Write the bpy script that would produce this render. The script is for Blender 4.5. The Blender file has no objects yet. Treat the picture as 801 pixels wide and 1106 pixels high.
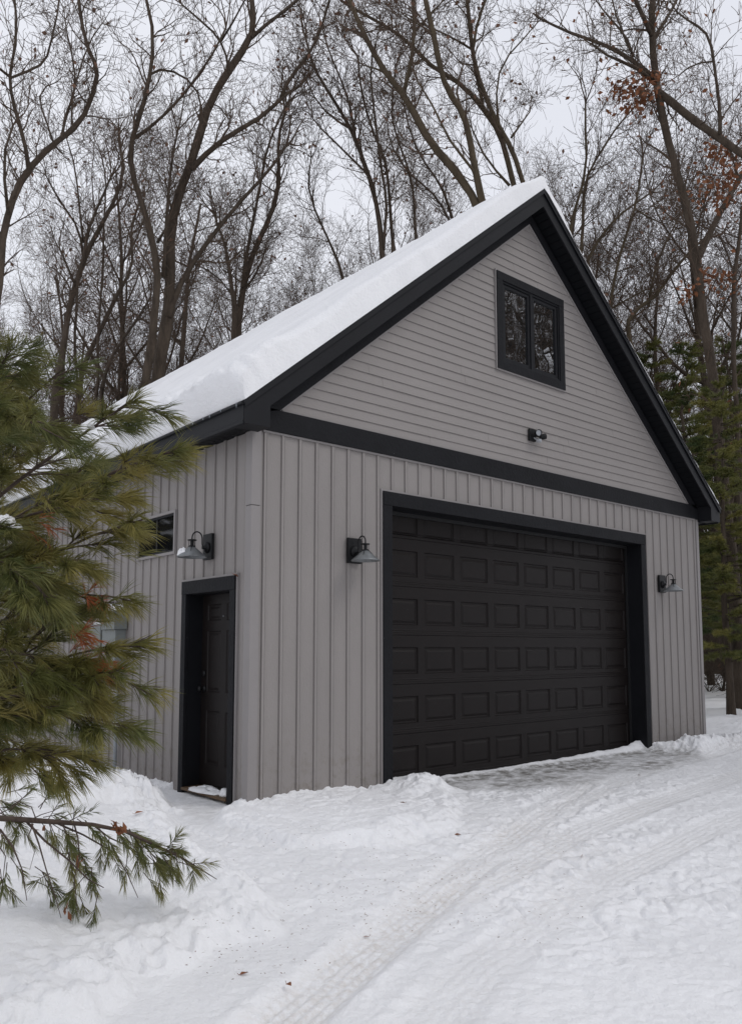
import bpy, math, random
import numpy as np
from mathutils import Vector, Matrix
PI = math.pi
R = random.Random(7)
C = bpy.context.scene
COL = C.collection

# ------------------------------------------------------------------ camera model (metres)
CAM = Vector((-3.8308, -6.142, 1.66)); YAW, PITCH, FPX, CX, CY = 0.7059, 0.0949, 870.35, 400.5, 618.4
FW = Vector((math.sin(YAW)*math.cos(PITCH), math.cos(YAW)*math.cos(PITCH), math.sin(PITCH)))
RT = Vector((math.cos(YAW), -math.sin(YAW), 0)); UP = RT.cross(FW)
def ray(px, py): return FW + RT*((px-CX)/FPX) + UP*((CY-py)/FPX)
def at(px, py, d): return CAM + ray(px, py)*d
def onz(px, py, z):
    r = ray(px, py); return CAM + r*((z-CAM.z)/r.z)

# ------------------------------------------------------------------ tagging helpers
def tag(o, label=None, cat=None, group=None, kind=None):
    if label: o['label'] = label
    if cat: o['category'] = cat
    if group: o['group'] = group
    if kind: o['kind'] = kind
    return o
def empty(name, loc=(0, 0, 0), rz=0.0):
    o = bpy.data.objects.new(name, None); COL.objects.link(o); o.location = loc; o.rotation_euler = (0, 0, rz)
    o.empty_display_size = .2
    return o
class MB:
    def __init__(s): s.v = []; s.f = []
    def quad(s, a, b, c, d):
        n = len(s.v); s.v += [tuple(a), tuple(b), tuple(c), tuple(d)]; s.f.append((n, n+1, n+2, n+3))
    def tri(s, a, b, c):
        n = len(s.v); s.v += [tuple(a), tuple(b), tuple(c)]; s.f.append((n, n+1, n+2))
    def box(s, x0, x1, y0, y1, z0, z1):
        n = len(s.v)
        s.v += [(x, y, z) for z in (z0, z1) for y in (y0, y1) for x in (x0, x1)]
        s.f += [tuple(n+i for i in q) for q in ((0, 2, 3, 1), (4, 5, 7, 6), (0, 1, 5, 4), (2, 6, 7, 3), (0, 4, 6, 2), (1, 3, 7, 5))]
    def prism(s, pts, a, b, axis='y'):      # polygon pts (u,z) extruded from a to b
        n = len(s.v); k = len(pts)
        for t in (a, b):
            for (u, z) in pts: s.v.append((u, t, z) if axis == 'y' else (t, u, z))
        s.f.append(tuple(n+i for i in range(k))); s.f.append(tuple(n+k+i for i in reversed(range(k))))
        for i in range(k):
            j = (i+1) % k; s.f.append((n+i, n+k+i, n+k+j, n+j))
    def tube(s, pts, rad, n=8, cap=True):
        pts = [Vector(p) for p in pts]; m = len(pts); b = len(s.v)
        if not hasattr(rad, '__len__'): rad = [rad]*m
        t = (pts[1]-pts[0]).normalized()
        ref = Vector((0, 0, 1)) if abs(t.z) < .9 else Vector((1, 0, 0))
        u = t.cross(ref).normalized()
        cs = [(math.cos(2*PI*i/n), math.sin(2*PI*i/n)) for i in range(n)]
        for k in range(m):
            if k == m-1: t = pts[k]-pts[k-1]
            elif k == 0: t = pts[1]-pts[0]
            else: t = pts[k+1]-pts[k-1]
            t.normalize()
            u = (u - t*u.dot(t))
            if u.length < 1e-6: u = t.orthogonal()
            u.normalize(); w = t.cross(u); r = rad[k]; p = pts[k]
            for (c, q) in cs:
                s.v.append((p.x+(u.x*c+w.x*q)*r, p.y+(u.y*c+w.y*q)*r, p.z+(u.z*c+w.z*q)*r))
        for k in range(m-1):
            o = b+k*n
            for i in range(n):
                j = (i+1) % n; s.f.append((o+i, o+j, o+n+j, o+n+i))
        if cap:
            s.f.append(tuple(b+i for i in reversed(range(n)))); s.f.append(tuple(b+(m-1)*n+i for i in range(n)))
    def lathe(s, prof, c, n=24, axis=Vector((0, 0, 1))):   # prof [(r,h)], axis direction
        a = axis.normalized(); u = a.orthogonal().normalized(); w = a.cross(u); b = len(s.v); c = Vector(c)
        for (r, h) in prof:
            for i in range(n):
                th = 2*PI*i/n; s.v.append(tuple(c+a*h+(u*math.cos(th)+w*math.sin(th))*r))
        for k in range(len(prof)-1):
            for i in range(n):
                j = (i+1) % n; s.f.append((b+k*n+i, b+k*n+j, b+k*n+n+j, b+k*n+n+i))
    def build(s, name, mat, parent=None, smooth=False, bevel=0, fixn=False):
        me = bpy.data.meshes.new(name); me.from_pydata(s.v, [], s.f); me.update()
        if smooth: me.polygons.foreach_set('use_smooth', [True]*len(me.polygons))
        me.materials.append(mat)
        if fixn or bevel:
            import bmesh
            bm = bmesh.new(); bm.from_mesh(me); bmesh.ops.remove_doubles(bm, verts=bm.verts, dist=1e-5)
            bmesh.ops.recalc_face_normals(bm, faces=bm.faces); bm.to_mesh(me); bm.free()
        o = bpy.data.objects.new(name, me); COL.objects.link(o)
        if bevel:
            b = o.modifiers.new('Bevel', 'BEVEL'); b.width = bevel; b.segments = 2; b.limit_method = 'ANGLE'
        if parent: o.parent = parent
        return o

# ------------------------------------------------------------------ materials
def newmat(name):
    m = bpy.data.materials.new(name); m.use_nodes = True
    nt = m.node_tree; return m, nt, nt.nodes, nt.links, nt.nodes['Principled BSDF']
def nd(ns, t, **k):
    n = ns.new(t)
    for a, b in k.items():
        if a in n.inputs.keys(): n.inputs[a].default_value = b
        else: setattr(n, a, b)
    return n
def simple(name, col, rough=.6, var=.12, scale=6., bump=.0, bscale=60., spec=.5, metal=0., flecks=0., stretch=(1, 1, 1), ior=None):
    m, nt, ns, ln, p = newmat(name)
    tc = ns.new('ShaderNodeTexCoord'); mp = ns.new('ShaderNodeMapping'); mp.inputs['Scale'].default_value = stretch
    ln.new(tc.outputs['Object'], mp.inputs[0])
    n1 = nd(ns, 'ShaderNodeTexNoise', Scale=scale, Detail=6., Roughness=.65); ln.new(mp.outputs[0], n1.inputs['Vector'])
    mr = nd(ns, 'ShaderNodeMapRange'); mr.inputs['From Min'].default_value = .25; mr.inputs['From Max'].default_value = .75
    mr.inputs['To Min'].default_value = 1-var; mr.inputs['To Max'].default_value = 1+var
    ln.new(n1.outputs['Fac'], mr.inputs['Value'])
    vm = nd(ns, 'ShaderNodeVectorMath', operation='SCALE'); vm.inputs[0].default_value = col[:3]
    ln.new(mr.outputs[0], vm.inputs['Scale']); last = vm.outputs[0]
    if flecks > 0:
        vo = nd(ns, 'ShaderNodeTexVoronoi', Scale=7.); ln.new(tc.outputs['Object'], vo.inputs['Vector'])
        lt = nd(ns, 'ShaderNodeMath', operation='LESS_THAN'); ln.new(vo.outputs['Distance'], lt.inputs[0]); lt.inputs[1].default_value = flecks
        mx = nd(ns, 'ShaderNodeMix', data_type='RGBA'); ln.new(lt.outputs[0], mx.inputs['Factor'])
        ln.new(last, mx.inputs[6]); mx.inputs[7].default_value = (.45, .47, .5, 1); last = mx.outputs[2]
    ln.new(last, p.inputs['Base Color'])
    p.inputs['Roughness'].default_value = rough; p.inputs['Specular IOR Level'].default_value = spec; p.inputs['Metallic'].default_value = metal
    if ior: p.inputs['IOR'].default_value = ior
    if bump:
        n2 = nd(ns, 'ShaderNodeTexNoise', Scale=bscale, Detail=5.); ln.new(mp.outputs[0], n2.inputs['Vector'])
        b = nd(ns, 'ShaderNodeBump', Strength=bump, Distance=.01); ln.new(n2.outputs['Fac'], b.inputs['Height']); ln.new(b.outputs[0], p.inputs['Normal'])
    return m
M = {}
M['siding'] = simple('taupe_vinyl', (.254, .234, .223), .6, .085, 1.6, .25, 90., .35, stretch=(1, 1, .35))
M['gable'] = simple('taupe_vinyl_laps', (.254, .234, .223), .6, .085, 1.3, .3, 70., .35, stretch=(.3, 1, 1))
M['jtrim'] = simple('taupe_trim', (.25, .233, .228), .6, .05, 2., .1, 80., .35)
M['black'] = simple('black_rough_wood', (.0088, .0090, .0108), .62, .3, 3., .5, 35., .16, flecks=.013, stretch=(1, 1, 1))
M['blackz'] = simple('black_metal_trim', (.0088, .0092, .0112), .5, .2, 2., .1, 30., .2, flecks=.011)
M['soffit'] = simple('black_soffit', (.006, .0065, .008), .55, .2, 4., .0, 30., .15)
M['door'] = simple('black_steel_door', (.0100, .0076, .0072), .44, .15, 3., .2, 110., .18, flecks=.012)
M['gasket'] = simple('black_rubber', (.006, .006, .007), .7, .2, 5.)
M['shingle'] = simple('dark_shingle', (.02, .02, .022), .9, .4, 25., .8, 120.)
M['lampblack'] = simple('black_lamp_metal', (.007, .007, .008), .45, .2, 12., .15, 80., .25)
M['lampgrey'] = simple('weathered_zinc', (.20, .21, .215), .38, .3, 14., .15, 60., .5, .4)
M['box'] = simple('grey_enamel', (.17, .185, .18), .5, .12, 6.)
M['pipe'] = simple('grey_conduit', (.27, .29, .31), .45, .15, 8.)
M['white'] = simple('white_plastic', (.6, .6, .58), .45, .05, 8.)
M['orange'] = simple('orange_sticker', (.55, .12, .03), .5, .05, 8.)
M['wood'] = simple('weathered_threshold', (.10, .06, .03), .7, .4, 20., .4, 60.)
M['bark'] = simple('grey_brown_bark', (.078, .060, .046), .9, .45, 5., .0, 30., .2, stretch=(1, 1, .3))
M['bark_moss'] = simple('olive_brown_bark', (.085, .066, .043), .9, .45, 4., .0, 30., .2, stretch=(1, 1, .3))
M['bark_dark'] = simple('dark_ridged_bark', (.070, .054, .041), .95, .5, 6., .0, 25., .2, stretch=(1, 1, .25))
M['pinebark'] = simple('pine_twig_bark', (.075, .055, .045), .85, .4, 30., .4, 90., .2)
M['twig'] = simple('grey_brown_twigs', (.088, .064, .048), .9, .3, 3., .0, 30., .15)
M['leaf'] = simple('dead_oak_leaf', (.20, .075, .03), .8, .45, 9.)
M['leaf_pale'] = simple('dead_leaf_dull', (.16, .085, .055), .8, .45, 9.)
M['deadneedle'] = simple('dead_orange_needles', (.36, .10, .03), .7, .3, 9.)
# rough bark bump for big trunks
for k in ('siding',):
    nt = M[k].node_tree; ns = nt.nodes; ln = nt.links; p = ns['Principled BSDF']; src = p.inputs['Base Color'].links[0].from_socket
    tc = ns.new('ShaderNodeTexCoord'); sp = ns.new('ShaderNodeSeparateXYZ'); ln.new(tc.outputs['Object'], sp.inputs[0])
    hr = nd(ns, 'ShaderNodeMapRange'); hr.inputs['From Min'].default_value = .25; hr.inputs['From Max'].default_value = 1.0; hr.inputs['To Min'].default_value = 1.; hr.inputs['To Max'].default_value = 0.
    ln.new(sp.outputs['Z'], hr.inputs['Value'])
    nz2 = nd(ns, 'ShaderNodeTexNoise', Scale=9., Detail=8., Roughness=.75); ln.new(tc.outputs['Object'], nz2.inputs['Vector'])
    nr2 = nd(ns, 'ShaderNodeMapRange'); nr2.inputs['From Min'].default_value = .5; nr2.inputs['From Max'].default_value = .72; ln.new(nz2.outputs['Fac'], nr2.inputs['Value'])
    mu = nd(ns, 'ShaderNodeMath', operation='MULTIPLY'); ln.new(hr.outputs[0], mu.inputs[0]); ln.new(nr2.outputs[0], mu.inputs[1])
    mx = nd(ns, 'ShaderNodeMix', data_type='RGBA'); ln.new(mu.outputs[0], mx.inputs['Factor']); ln.new(src, mx.inputs[6]); mx.inputs[7].default_value = (.15, .125, .10, 1)
    ln.new(mx.outputs[2], p.inputs['Base Color'])
for k in ('bark', 'bark_moss', 'bark_dark'):
    nt = M[k].node_tree; ns = nt.nodes; ln = nt.links; p = ns['Principled BSDF']
    tc = ns.new('ShaderNodeTexCoord'); mp = ns.new('ShaderNodeMapping'); mp.inputs['Scale'].default_value = (1, 1, .22); ln.new(tc.outputs['Object'], mp.inputs[0])
    n2 = nd(ns, 'ShaderNodeTexVoronoi', Scale=26.); n2.feature = 'DISTANCE_TO_EDGE'; ln.new(mp.outputs[0], n2.inputs['Vector'])
    b = nd(ns, 'ShaderNodeBump', Strength=.9, Distance=.03); ln.new(n2.outputs['Distance'], b.inputs['Height']); ln.new(b.outputs[0], p.inputs['Normal'])

def needle_mat(name, c1, c2, scale):
    m, nt, ns, ln, p = newmat(name)
    tc = ns.new('ShaderNodeTexCoord'); n1 = nd(ns, 'ShaderNodeTexNoise', Scale=scale, Detail=3.); ln.new(tc.outputs['Object'], n1.inputs['Vector'])
    cr = ns.new('ShaderNodeValToRGB'); cr.color_ramp.elements[0].position = .35; cr.color_ramp.elements[1].position = .68
    cr.color_ramp.elements[0].color = (*c1, 1); cr.color_ramp.elements[1].color = (*c2, 1)
    ln.new(n1.outputs['Fac'], cr.inputs[0]); ln.new(cr.outputs[0], p.inputs['Base Color']); p.inputs['Roughness'].default_value = .5
    p.inputs['Specular IOR Level'].default_value = .35
    tr = ns.new('ShaderNodeBsdfTranslucent'); ln.new(cr.outputs[0], tr.inputs['Color'])
    mx = nd(ns, 'ShaderNodeMixShader'); mx.inputs[0].default_value = .25
    ln.new(p.outputs[0], mx.inputs[1]); ln.new(tr.outputs[0], mx.inputs[2]); ln.new(mx.outputs[0], ns['Material Output'].inputs[0])
    return m
M['needle'] = needle_mat('white_pine_needles', (.105, .112, .030), (.27, .225, .065), 6.)
M['needle2'] = needle_mat('deep_green_needles', (.085, .105, .032), (.20, .185, .058), 7.)
M['conifer'] = needle_mat('forest_pine_foliage', (.062, .088, .028), (.235, .21, .055), .6)

def snow_mat(name, ground):
    m, nt, ns, ln, p = newmat(name)
    tc = ns.new('ShaderNodeTexCoord')
    p.inputs['Roughness'].default_value = .62; p.inputs['Specular IOR Level'].default_value = .3
    n1 = nd(ns, 'ShaderNodeTexNoise', Scale=1.3, Detail=5.); ln.new(tc.outputs['Object'], n1.inputs['Vector'])
    cr = ns.new('ShaderNodeValToRGB'); cr.color_ramp.elements[0].position = .3; cr.color_ramp.elements[1].position = .7
    cr.color_ramp.elements[0].color = (.80, .80, .81, 1); cr.color_ramp.elements[1].color = (.87, .87, .88, 1)
    ln.new(n1.outputs['Fac'], cr.inputs[0]); last = cr.outputs[0]
    if ground:
        for (att, col, r2) in (('dirt', (.50, .43, .35, 1), None), ('wet', (.20, .188, .17, 1), .38)):
            a = nd(ns, 'ShaderNodeAttribute', attribute_name=att)
            nn = nd(ns, 'ShaderNodeTexNoise', Scale=(26. if att == 'dirt' else 7.), Detail=6., Roughness=.7)
            mp = ns.new('ShaderNodeMapping'); mp.inputs['Scale'].default_value = (1, 1, 1) if att == 'dirt' else (1, 1.35, 1)
            ln.new(tc.outputs['Object'], mp.inputs[0]); ln.new(mp.outputs[0], nn.inputs['Vector'])
            mr = nd(ns, 'ShaderNodeMapRange'); mr.inputs['From Min'].default_value = (.40 if att == 'dirt' else .36); mr.inputs['From Max'].default_value = (.66 if att == 'dirt' else .60)
            ln.new(nn.outputs['Fac'], mr.inputs['Value'])
            mu = nd(ns, 'ShaderNodeMath', operation='MULTIPLY'); ln.new(a.outputs['Fac'], mu.inputs[0]); ln.new(mr.outputs[0], mu.inputs[1])
            mx = nd(ns, 'ShaderNodeMix', data_type='RGBA'); ln.new(mu.outputs[0], mx.inputs['Factor']); ln.new(last, mx.inputs[6]); mx.inputs[7].default_value = col
            last = mx.outputs[2]
            if r2:
                rr = nd(ns, 'ShaderNodeMapRange'); rr.inputs['To Min'].default_value = .62; rr.inputs['To Max'].default_value = r2
                ln.new(mu.outputs[0], rr.inputs['Value']); ln.new(rr.outputs[0], p.inputs['Roughness'])
    ln.new(last, p.inputs['Base Color'])
    nb = nd(ns, 'ShaderNodeTexNoise', Scale=(24. if ground else 30.), Detail=7., Roughness=.62); ln.new(tc.outputs['Object'], nb.inputs['Vector'])
    ng = nd(ns, 'ShaderNodeTexNoise', Scale=160., Detail=3.); ln.new(tc.outputs['Object'], ng.inputs['Vector'])
    b = nd(ns, 'ShaderNodeBump', Strength=.75, Distance=.022); ln.new(nb.outputs['Fac'], b.inputs['Height'])
    b2 = nd(ns, 'ShaderNodeBump', Strength=.3, Distance=.004); ln.new(ng.outputs['Fac'], b2.inputs['Height']); ln.new(b.outputs[0], b2.inputs['Normal'])
    ln.new(b2.outputs[0], p.inputs['Normal'])
    return m
M['snow_ground'] = snow_mat('trampled_snow', True)
M['snow'] = snow_mat('settled_snow', False)

def glass_mat():
    m, nt, ns, ln, p = newmat('coated_window_glass')
    p.inputs['Base Color'].default_value = (.006, .007, .008, 1); p.inputs['Roughness'].default_value = .015; p.inputs['IOR'].default_value = 4.0
    tc = ns.new('ShaderNodeTexCoord'); n = nd(ns, 'ShaderNodeTexNoise', Scale=2.2, Detail=1.); ln.new(tc.outputs['Object'], n.inputs['Vector'])
    b = nd(ns, 'ShaderNodeBump', Strength=.35, Distance=.02); ln.new(n.outputs['Fac'], b.inputs['Height']); ln.new(b.outputs[0], p.inputs['Normal'])
    return m
M['glass'] = glass_mat()
m, nt, ns, ln, p = newmat('dim_side_glass'); p.inputs['Base Color'].default_value = (.006, .006, .007, 1); p.inputs['Roughness'].default_value = .03; p.inputs['IOR'].default_value = 1.3
M['glass_dim'] = m
m, nt, ns, ln, p = newmat('clear_lens'); p.inputs['Base Color'].default_value = (.35, .36, .38, 1); p.inputs['Roughness'].default_value = .1
M['lens'] = m
m, nt, ns, ln, p = newmat('icicle_ice'); p.inputs['Base Color'].default_value = (.75, .8, .85, 1); p.inputs['Roughness'].default_value = .1; p.inputs['Transmission Weight'].default_value = .7; p.inputs['IOR'].default_value = 1.31
M['ice'] = m

# ------------------------------------------------------------------ numpy noise
rng = np.random.RandomState(11)
PERM = rng.permutation(512); PERM = np.concatenate([PERM, PERM, PERM])
VALS = rng.rand(2048)*2-1
def vnoise(x, y, seed=0):
    xi = np.floor(x).astype(int); yi = np.floor(y).astype(int); fx = x-xi; fy = y-yi
    fx = fx*fx*fx*(fx*(fx*6-15)+10); fy = fy*fy*fy*(fy*(fy*6-15)+10)
    def h(a, b): return VALS[(PERM[(PERM[(a+seed*17) & 511]+(b & 511)) & 1023]*3+seed) & 2047]
    a = h(xi, yi); b = h(xi+1, yi); c = h(xi, yi+1); d = h(xi+1, yi+1)
    return (a*(1-fx)+b*fx)*(1-fy)+(c*(1-fx)+d*fx)*fy
def fbm(x, y, oct=4, seed=0, gain=.5):
    r = 0; a = 1.; s = 0.
    for o in range(oct):
        ca, sa = math.cos(.7*o+.3), math.sin(.7*o+.3)
        r = r+a*vnoise((x*ca-y*sa)*2**o+31.7*o+200, (x*sa+y*ca)*2**o+11.3*o+200, seed+o); s += a; a *= gain
    return r/s
def smooth(a, b, x):
    t = np.clip((x-a)/(b-a), 0, 1); return t*t*(3-2*t)
def seg_dist(X, Y, pts):
    best = np.full(X.shape, 1e9); along = np.zeros(X.shape); acc = 0.; side = np.zeros(X.shape)
    for (x0, y0), (x1, y1) in zip(pts[:-1], pts[1:]):
        dx, dy = x1-x0, y1-y0; L = math.hypot(dx, dy)
        t = np.clip(((X-x0)*dx+(Y-y0)*dy)/(L*L), 0, 1)
        d = np.hypot(X-(x0+t*dx), Y-(y0+t*dy)); m = d < best
        best = np.where(m, d, best); along = np.where(m, acc+t*L, along)
        side = np.where(m, ((X-x0)*dy-(Y-y0)*dx)/L, side); acc += L
    return best, along, side
def poly_sd(X, Y, pts):                     # >0 inside
    d, _, _ = seg_dist(X, Y, list(pts)+[pts[0]])
    ins = np.zeros(X.shape, bool); n = len(pts)
    for i in range(n):
        x0, y0 = pts[i]; x1, y1 = pts[(i+1) % n]
        c = ((y0 > Y) != (y1 > Y)) & (X < (x1-x0)*(Y-y0)/((y1-y0)+1e-12)+x0)
        ins ^= c
    return np.where(ins, d, -d)
def gp(lst, z): return [tuple(onz(a, b, z)[:2]) for a, b in lst]

# ------------------------------------------------------------------ ground (one snow sheet to the horizon)
def axis(lo, hi, d0, ext, grow=1.06):
    a = list(np.arange(lo, hi, d0)); s = d0; up = [a[-1]]
    while up[-1] < ext: s = min(s*grow, 30); up.append(up[-1]+s)
    s = d0; dn = [a[0]]
    while dn[-1] > -ext: s = min(s*grow, 30); dn.append(dn[-1]-s)
    return np.array(sorted(dn[1:])+a+up[1:])
BERM = gp([(-160, 862), (0, 846), (60, 842), (130, 853), (176, 872), (215, 905), (262, 935), (308, 962), (300, 985), (235, 1000), (150, 1040), (60, 1100), (-160, 1150)], .30)
BERM2 = gp([(-100, 812), (60, 826), (108, 828), (198, 856), (214, 862), (150, 862), (96, 868), (0, 872), (-100, 880)], .40)
LEDGE = gp([(232, 874), (300, 858), (405, 838), (450, 832), (478, 850), (497, 868), (488, 884), (430, 900), (330, 906), (270, 900), (236, 890)], .30)
TRACKS = [gp([(1100, 800), (801, 846), (640, 905), (470, 990), (330, 1090), (200, 1200)], .12),
          gp([(1100, 835), (801, 893), (660, 960), (520, 1060), (430, 1160)], .08),
          gp([(700, 812), (640, 850), (560, 905), (430, 1000), (300, 1110), (200, 1220)], .14),
          gp([(1000, 775), (801, 815), (690, 845), (600, 890), (500, 950), (390, 1040), (280, 1140)], .14)]
PATCH = gp([(268, 862), (200, 850), (184, 868), (214, 888), (262, 900), (300, 905), (330, 885)], .30)
def ground_h(X, Y, want=False):
    base = .26 - .25*smooth(-.8, -6.5, Y)*1.0
    base = base + np.where(Y > 0, 0, 0)
    far = np.hypot(X-2, Y-2); base = base + smooth(14, 60, far)*.35 + smooth(60, 240, far)*5
    base = base + .05*fbm(X*.22, Y*.22, 3, 1)*smooth(.3, 1.6, np.hypot(np.maximum(np.maximum(-X, X-8), 0), np.maximum(-Y, 0))+0*X)
    h = base
    wob = .10*fbm(X*2.2, Y*2.2, 3, 5)
    inner = (X > 1.60) & (X < 6.55)
    apron = smooth(0, .35, poly_sd(X, Y, [(1.95, .4), (1.9, -.62), (3.0, -1.15), (6.3, -1.15), (7.0, -.45), (6.3, .4)])+wob)
    lump = fbm(X*7, Y*7, 4, 9, .55); chunk = 1-np.abs(fbm(X*8+3, Y*8, 3, 21, .55))*2.2
    small = fbm(X*18, Y*18, 3, 33, .6)
    foot = np.abs(fbm(X*3.1, Y*3.1, 3, 41, .6))
    tramp = 1-apron
    # trampled drive surface
    rough = smooth(-.8, .9, fbm(X*.6, Y*.6, 3, 51)+.25)
    near = smooth(3.4, 1.6, np.hypot((X-.6)/1.25, Y+1.7)); rough = rough*(.22+.78*near)
    crumb = np.maximum(fbm(X*13+7, Y*13, 3, 37, .65)-.12, 0)
    print_ = smooth(.13, .0, np.abs(fbm(X*2.6, Y*2.6, 2, 43, .5)))
    TM = np.zeros(X.shape)
    for i, tr in enumerate(TRACKS):
        d, al, sd = seg_dist(X, Y, tr); TM = np.maximum(TM, smooth(.20, .08, d)*(.75+.45*smooth(-.3, .4, fbm(al*.7+i*9, al*0, 2, 80)))*(1-apron))
    TM = np.clip(TM, 0, 1); tramp = tramp*(1-.78*TM)
    h = h + tramp*((.005+.012*rough)*lump + (.0035+.011*rough)*small + .038*crumb*rough*near - .020*rough*print_ - .030*rough*smooth(.14, .0, foot) + .016*fbm(X*1.4, Y*1.4, 3, 3))
    dirt = .16*rough*smooth(.2, .9, fbm(X*1.1, Y*1.1, 3, 61)+.35)
    # wheel tracks
    for i, tr in enumerate(TRACKS):
        d, al, sd = seg_dist(X, Y, tr); sdn = sd+.02*fbm(al*1.4, al*0+i, 2, 70+i)
        w = .14; inside = smooth(w+.06, w-.05, d); rim = np.exp(-((d-w-.05)/.035)**2)
        fade = (.75+.45*smooth(-.3, .4, fbm(al*.7+i*9, al*0, 2, 80)))*(1-apron)
        tread = np.sin(sdn*2*PI/.05)*.0022
        h = h + fade*(-.015*inside + .006*rim*(.5+lump) + inside*tread)
        dirt = dirt + .20*fade*inside*(.4+.6*smooth(-.4, .5, fbm(al*.9, sdn*2, 2, 90+i)))
    # shoulder ridge pushed up by plough between tracks
    # berms
    b = poly_sd(X, Y, BERM)+.14*fbm(X*2.6, Y*2.6, 3, 101)
    prof = smooth(-.02, .25, b)*.11 + smooth(.15, .9, b)*.09 + smooth(.8, 2.6, b)*.05
    h = h + prof + smooth(-.05, .12, b)*(.045*chunk*smooth(.55, .05, b) + .030*fbm(X*1.8, Y*1.8, 3, 111) + .022*lump*smooth(.7, .1, b) + .006*small)
    b2 = poly_sd(X, Y, BERM2)+.10*fbm(X*3, Y*3, 3, 121)
    h = h + smooth(-.04, .28, b2)*.13 + smooth(-.02, .15, b2)*(.075*chunk*smooth(-.3, .5, fbm(X*.9, Y*.9, 2, 123)+.2) + .03*lump)
    l = poly_sd(X, Y, LEDGE)+.10*fbm(X*2.4, Y*2.4, 3, 131)
    lm = smooth(-.03, .10, l)
    h = h + lm*.062 + smooth(0, .3, l)*.03*fbm(X*1.6, Y*1.6, 2, 133) + np.exp(-((l-.02)/.06)**2)*.02*chunk
    h = h + .04*np.exp(-((l-.2)/.12)**2)*smooth(.1, .8, fbm(X*2, Y*2, 2, 134)+.3)
    # ploughed chunks beside the door
    def blob(cx, cy, rx, ry, hh, e=1.):
        q = ((X-cx)/rx)**2+((Y-cy)/ry)**2
        return np.exp(-q**1.5)*hh*(.62+.5*chunk+.35*lump)
    h = h + blob(1.80, -.18, .32, .22, .075) + blob(2.0, -.40, .16, .16, .07) + blob(1.7, -.36, .14, .10, .05) + blob(1.55, -.5, .2, .12, .05) + blob(6.35, -.02, .38, .22, .14) + blob(6.05, .08, .3, .10, .08) + blob(7.3, -.28, .75, .26, .15) \
          + blob(8.4, -.55, .8, .3, .13) + blob(6.9, -.45, .35, .25, .07) + blob(9.6, -.4, 1.1, .4, .13) + blob(11.5, .3, 1.5, .7, .10)
    ridge = np.exp(-((Y-.10)/.08)**2)*((X > 1.6) & (X < 6.5))*(.03+.035*smooth(3.5, 6.2, X)+.012*lump)
    h = h + ridge
    # snow blown against walls
    wall = np.exp(-np.maximum(-Y, 0)/.10)*((X > -.1) & (X < 1.5) & (Y < .2))*.03*(1+lump)
    wl = np.exp(-np.maximum(-X, 0)/.15)*((Y > 1.4))*.05*(1+lump)*(X < .2)
    h = h + wall + wl
    # shovelled patch at the side door
    pt = smooth(-.08, .14, poly_sd(X, Y, PATCH)+.07*fbm(X*3, Y*3, 2, 141))*(1-lm)
    h = h*(1-pt) + pt*(.275+.006*lump+.015*np.maximum(fbm(X*2.7, Y*2.7, 2, 143), 0))
    # chunky right bank
    rb = smooth(9.5, 13., X)*smooth(-3, 1.5, Y-.0)
    h = h + rb*(.06*fbm(X*1.3, Y*1.3, 3, 151)+.025*lump*(1-smooth(14, 30, X)))
    h = h*(1-apron*.98) + apron*.98*(.262+.004*lump+.004*small+.010*np.maximum(fbm(X*2.3, Y*2.3, 2, 161), 0)+ridge)
    if want:
        wet = apron*smooth(-1.6, -.9, Y)*(.50+.50*smooth(-.15, .3, fbm(X*1.1, Y*2.3, 3, 171)+.12))+pt*.28
        wet = wet*(1-smooth(.01, .03, ridge)) + .16*smooth(.35, .75, fbm(X*.8+5, Y*1.2, 3, 177))*smooth(-2.6, -1, Y)*tramp*(1-smooth(-.1, .1, b))*(1-lm)*(Y < .3)
        dirt = dirt*(1-smooth(-.1, .1, b))*(1-lm*.8)*(Y < 2)
        return h, np.clip(dirt, 0, 1), np.clip(wet, 0, 1)
    return h
xs = axis(-3.4, 8.4, .0135, 420); ys = axis(-5.1, 1.6, .0135, 420)
GX, GY = np.meshgrid(xs, ys); GH, GD, GW = ground_h(GX, GY, True)
def grid_mesh(name, V, nx, ny, mat, attrs=(), parent=None, flip=False):
    me = bpy.data.meshes.new(name); me.vertices.add(nx*ny); me.vertices.foreach_set('co', V.astype(np.float32).ravel())
    i = np.arange(nx-1)[None, :]+np.arange(ny-1)[:, None]*nx
    F = np.stack([i, i+1, i+1+nx, i+nx], -1).reshape(-1, 4)
    if flip: F = F[:, ::-1]
    nf = len(F); me.loops.add(nf*4); me.polygons.add(nf)
    me.loops.foreach_set('vertex_index', F.ravel().astype(np.int32)); me.polygons.foreach_set('loop_start', np.arange(0, nf*4, 4, dtype=np.int32))
    me.polygons.foreach_set('use_smooth', np.ones(nf, bool)); me.update(calc_edges=True)
    for n_, a in attrs:
        at_ = me.attributes.new(n_, 'FLOAT', 'POINT'); at_.data.foreach_set('value', a.ravel().astype(np.float32))
    me.materials.append(mat); o = bpy.data.objects.new(name, me); COL.objects.link(o)
    if parent: o.parent = parent
    return o
g = grid_mesh('ground', np.stack([GX, GY, GH], -1), len(xs), len(ys), M['snow_ground'], (('dirt', GD), ('wet', GW)))
tag(g, kind='structure')
def gz(x, y): return float(ground_h(np.array([[x]]), np.array([[y]]))[0, 0])

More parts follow.
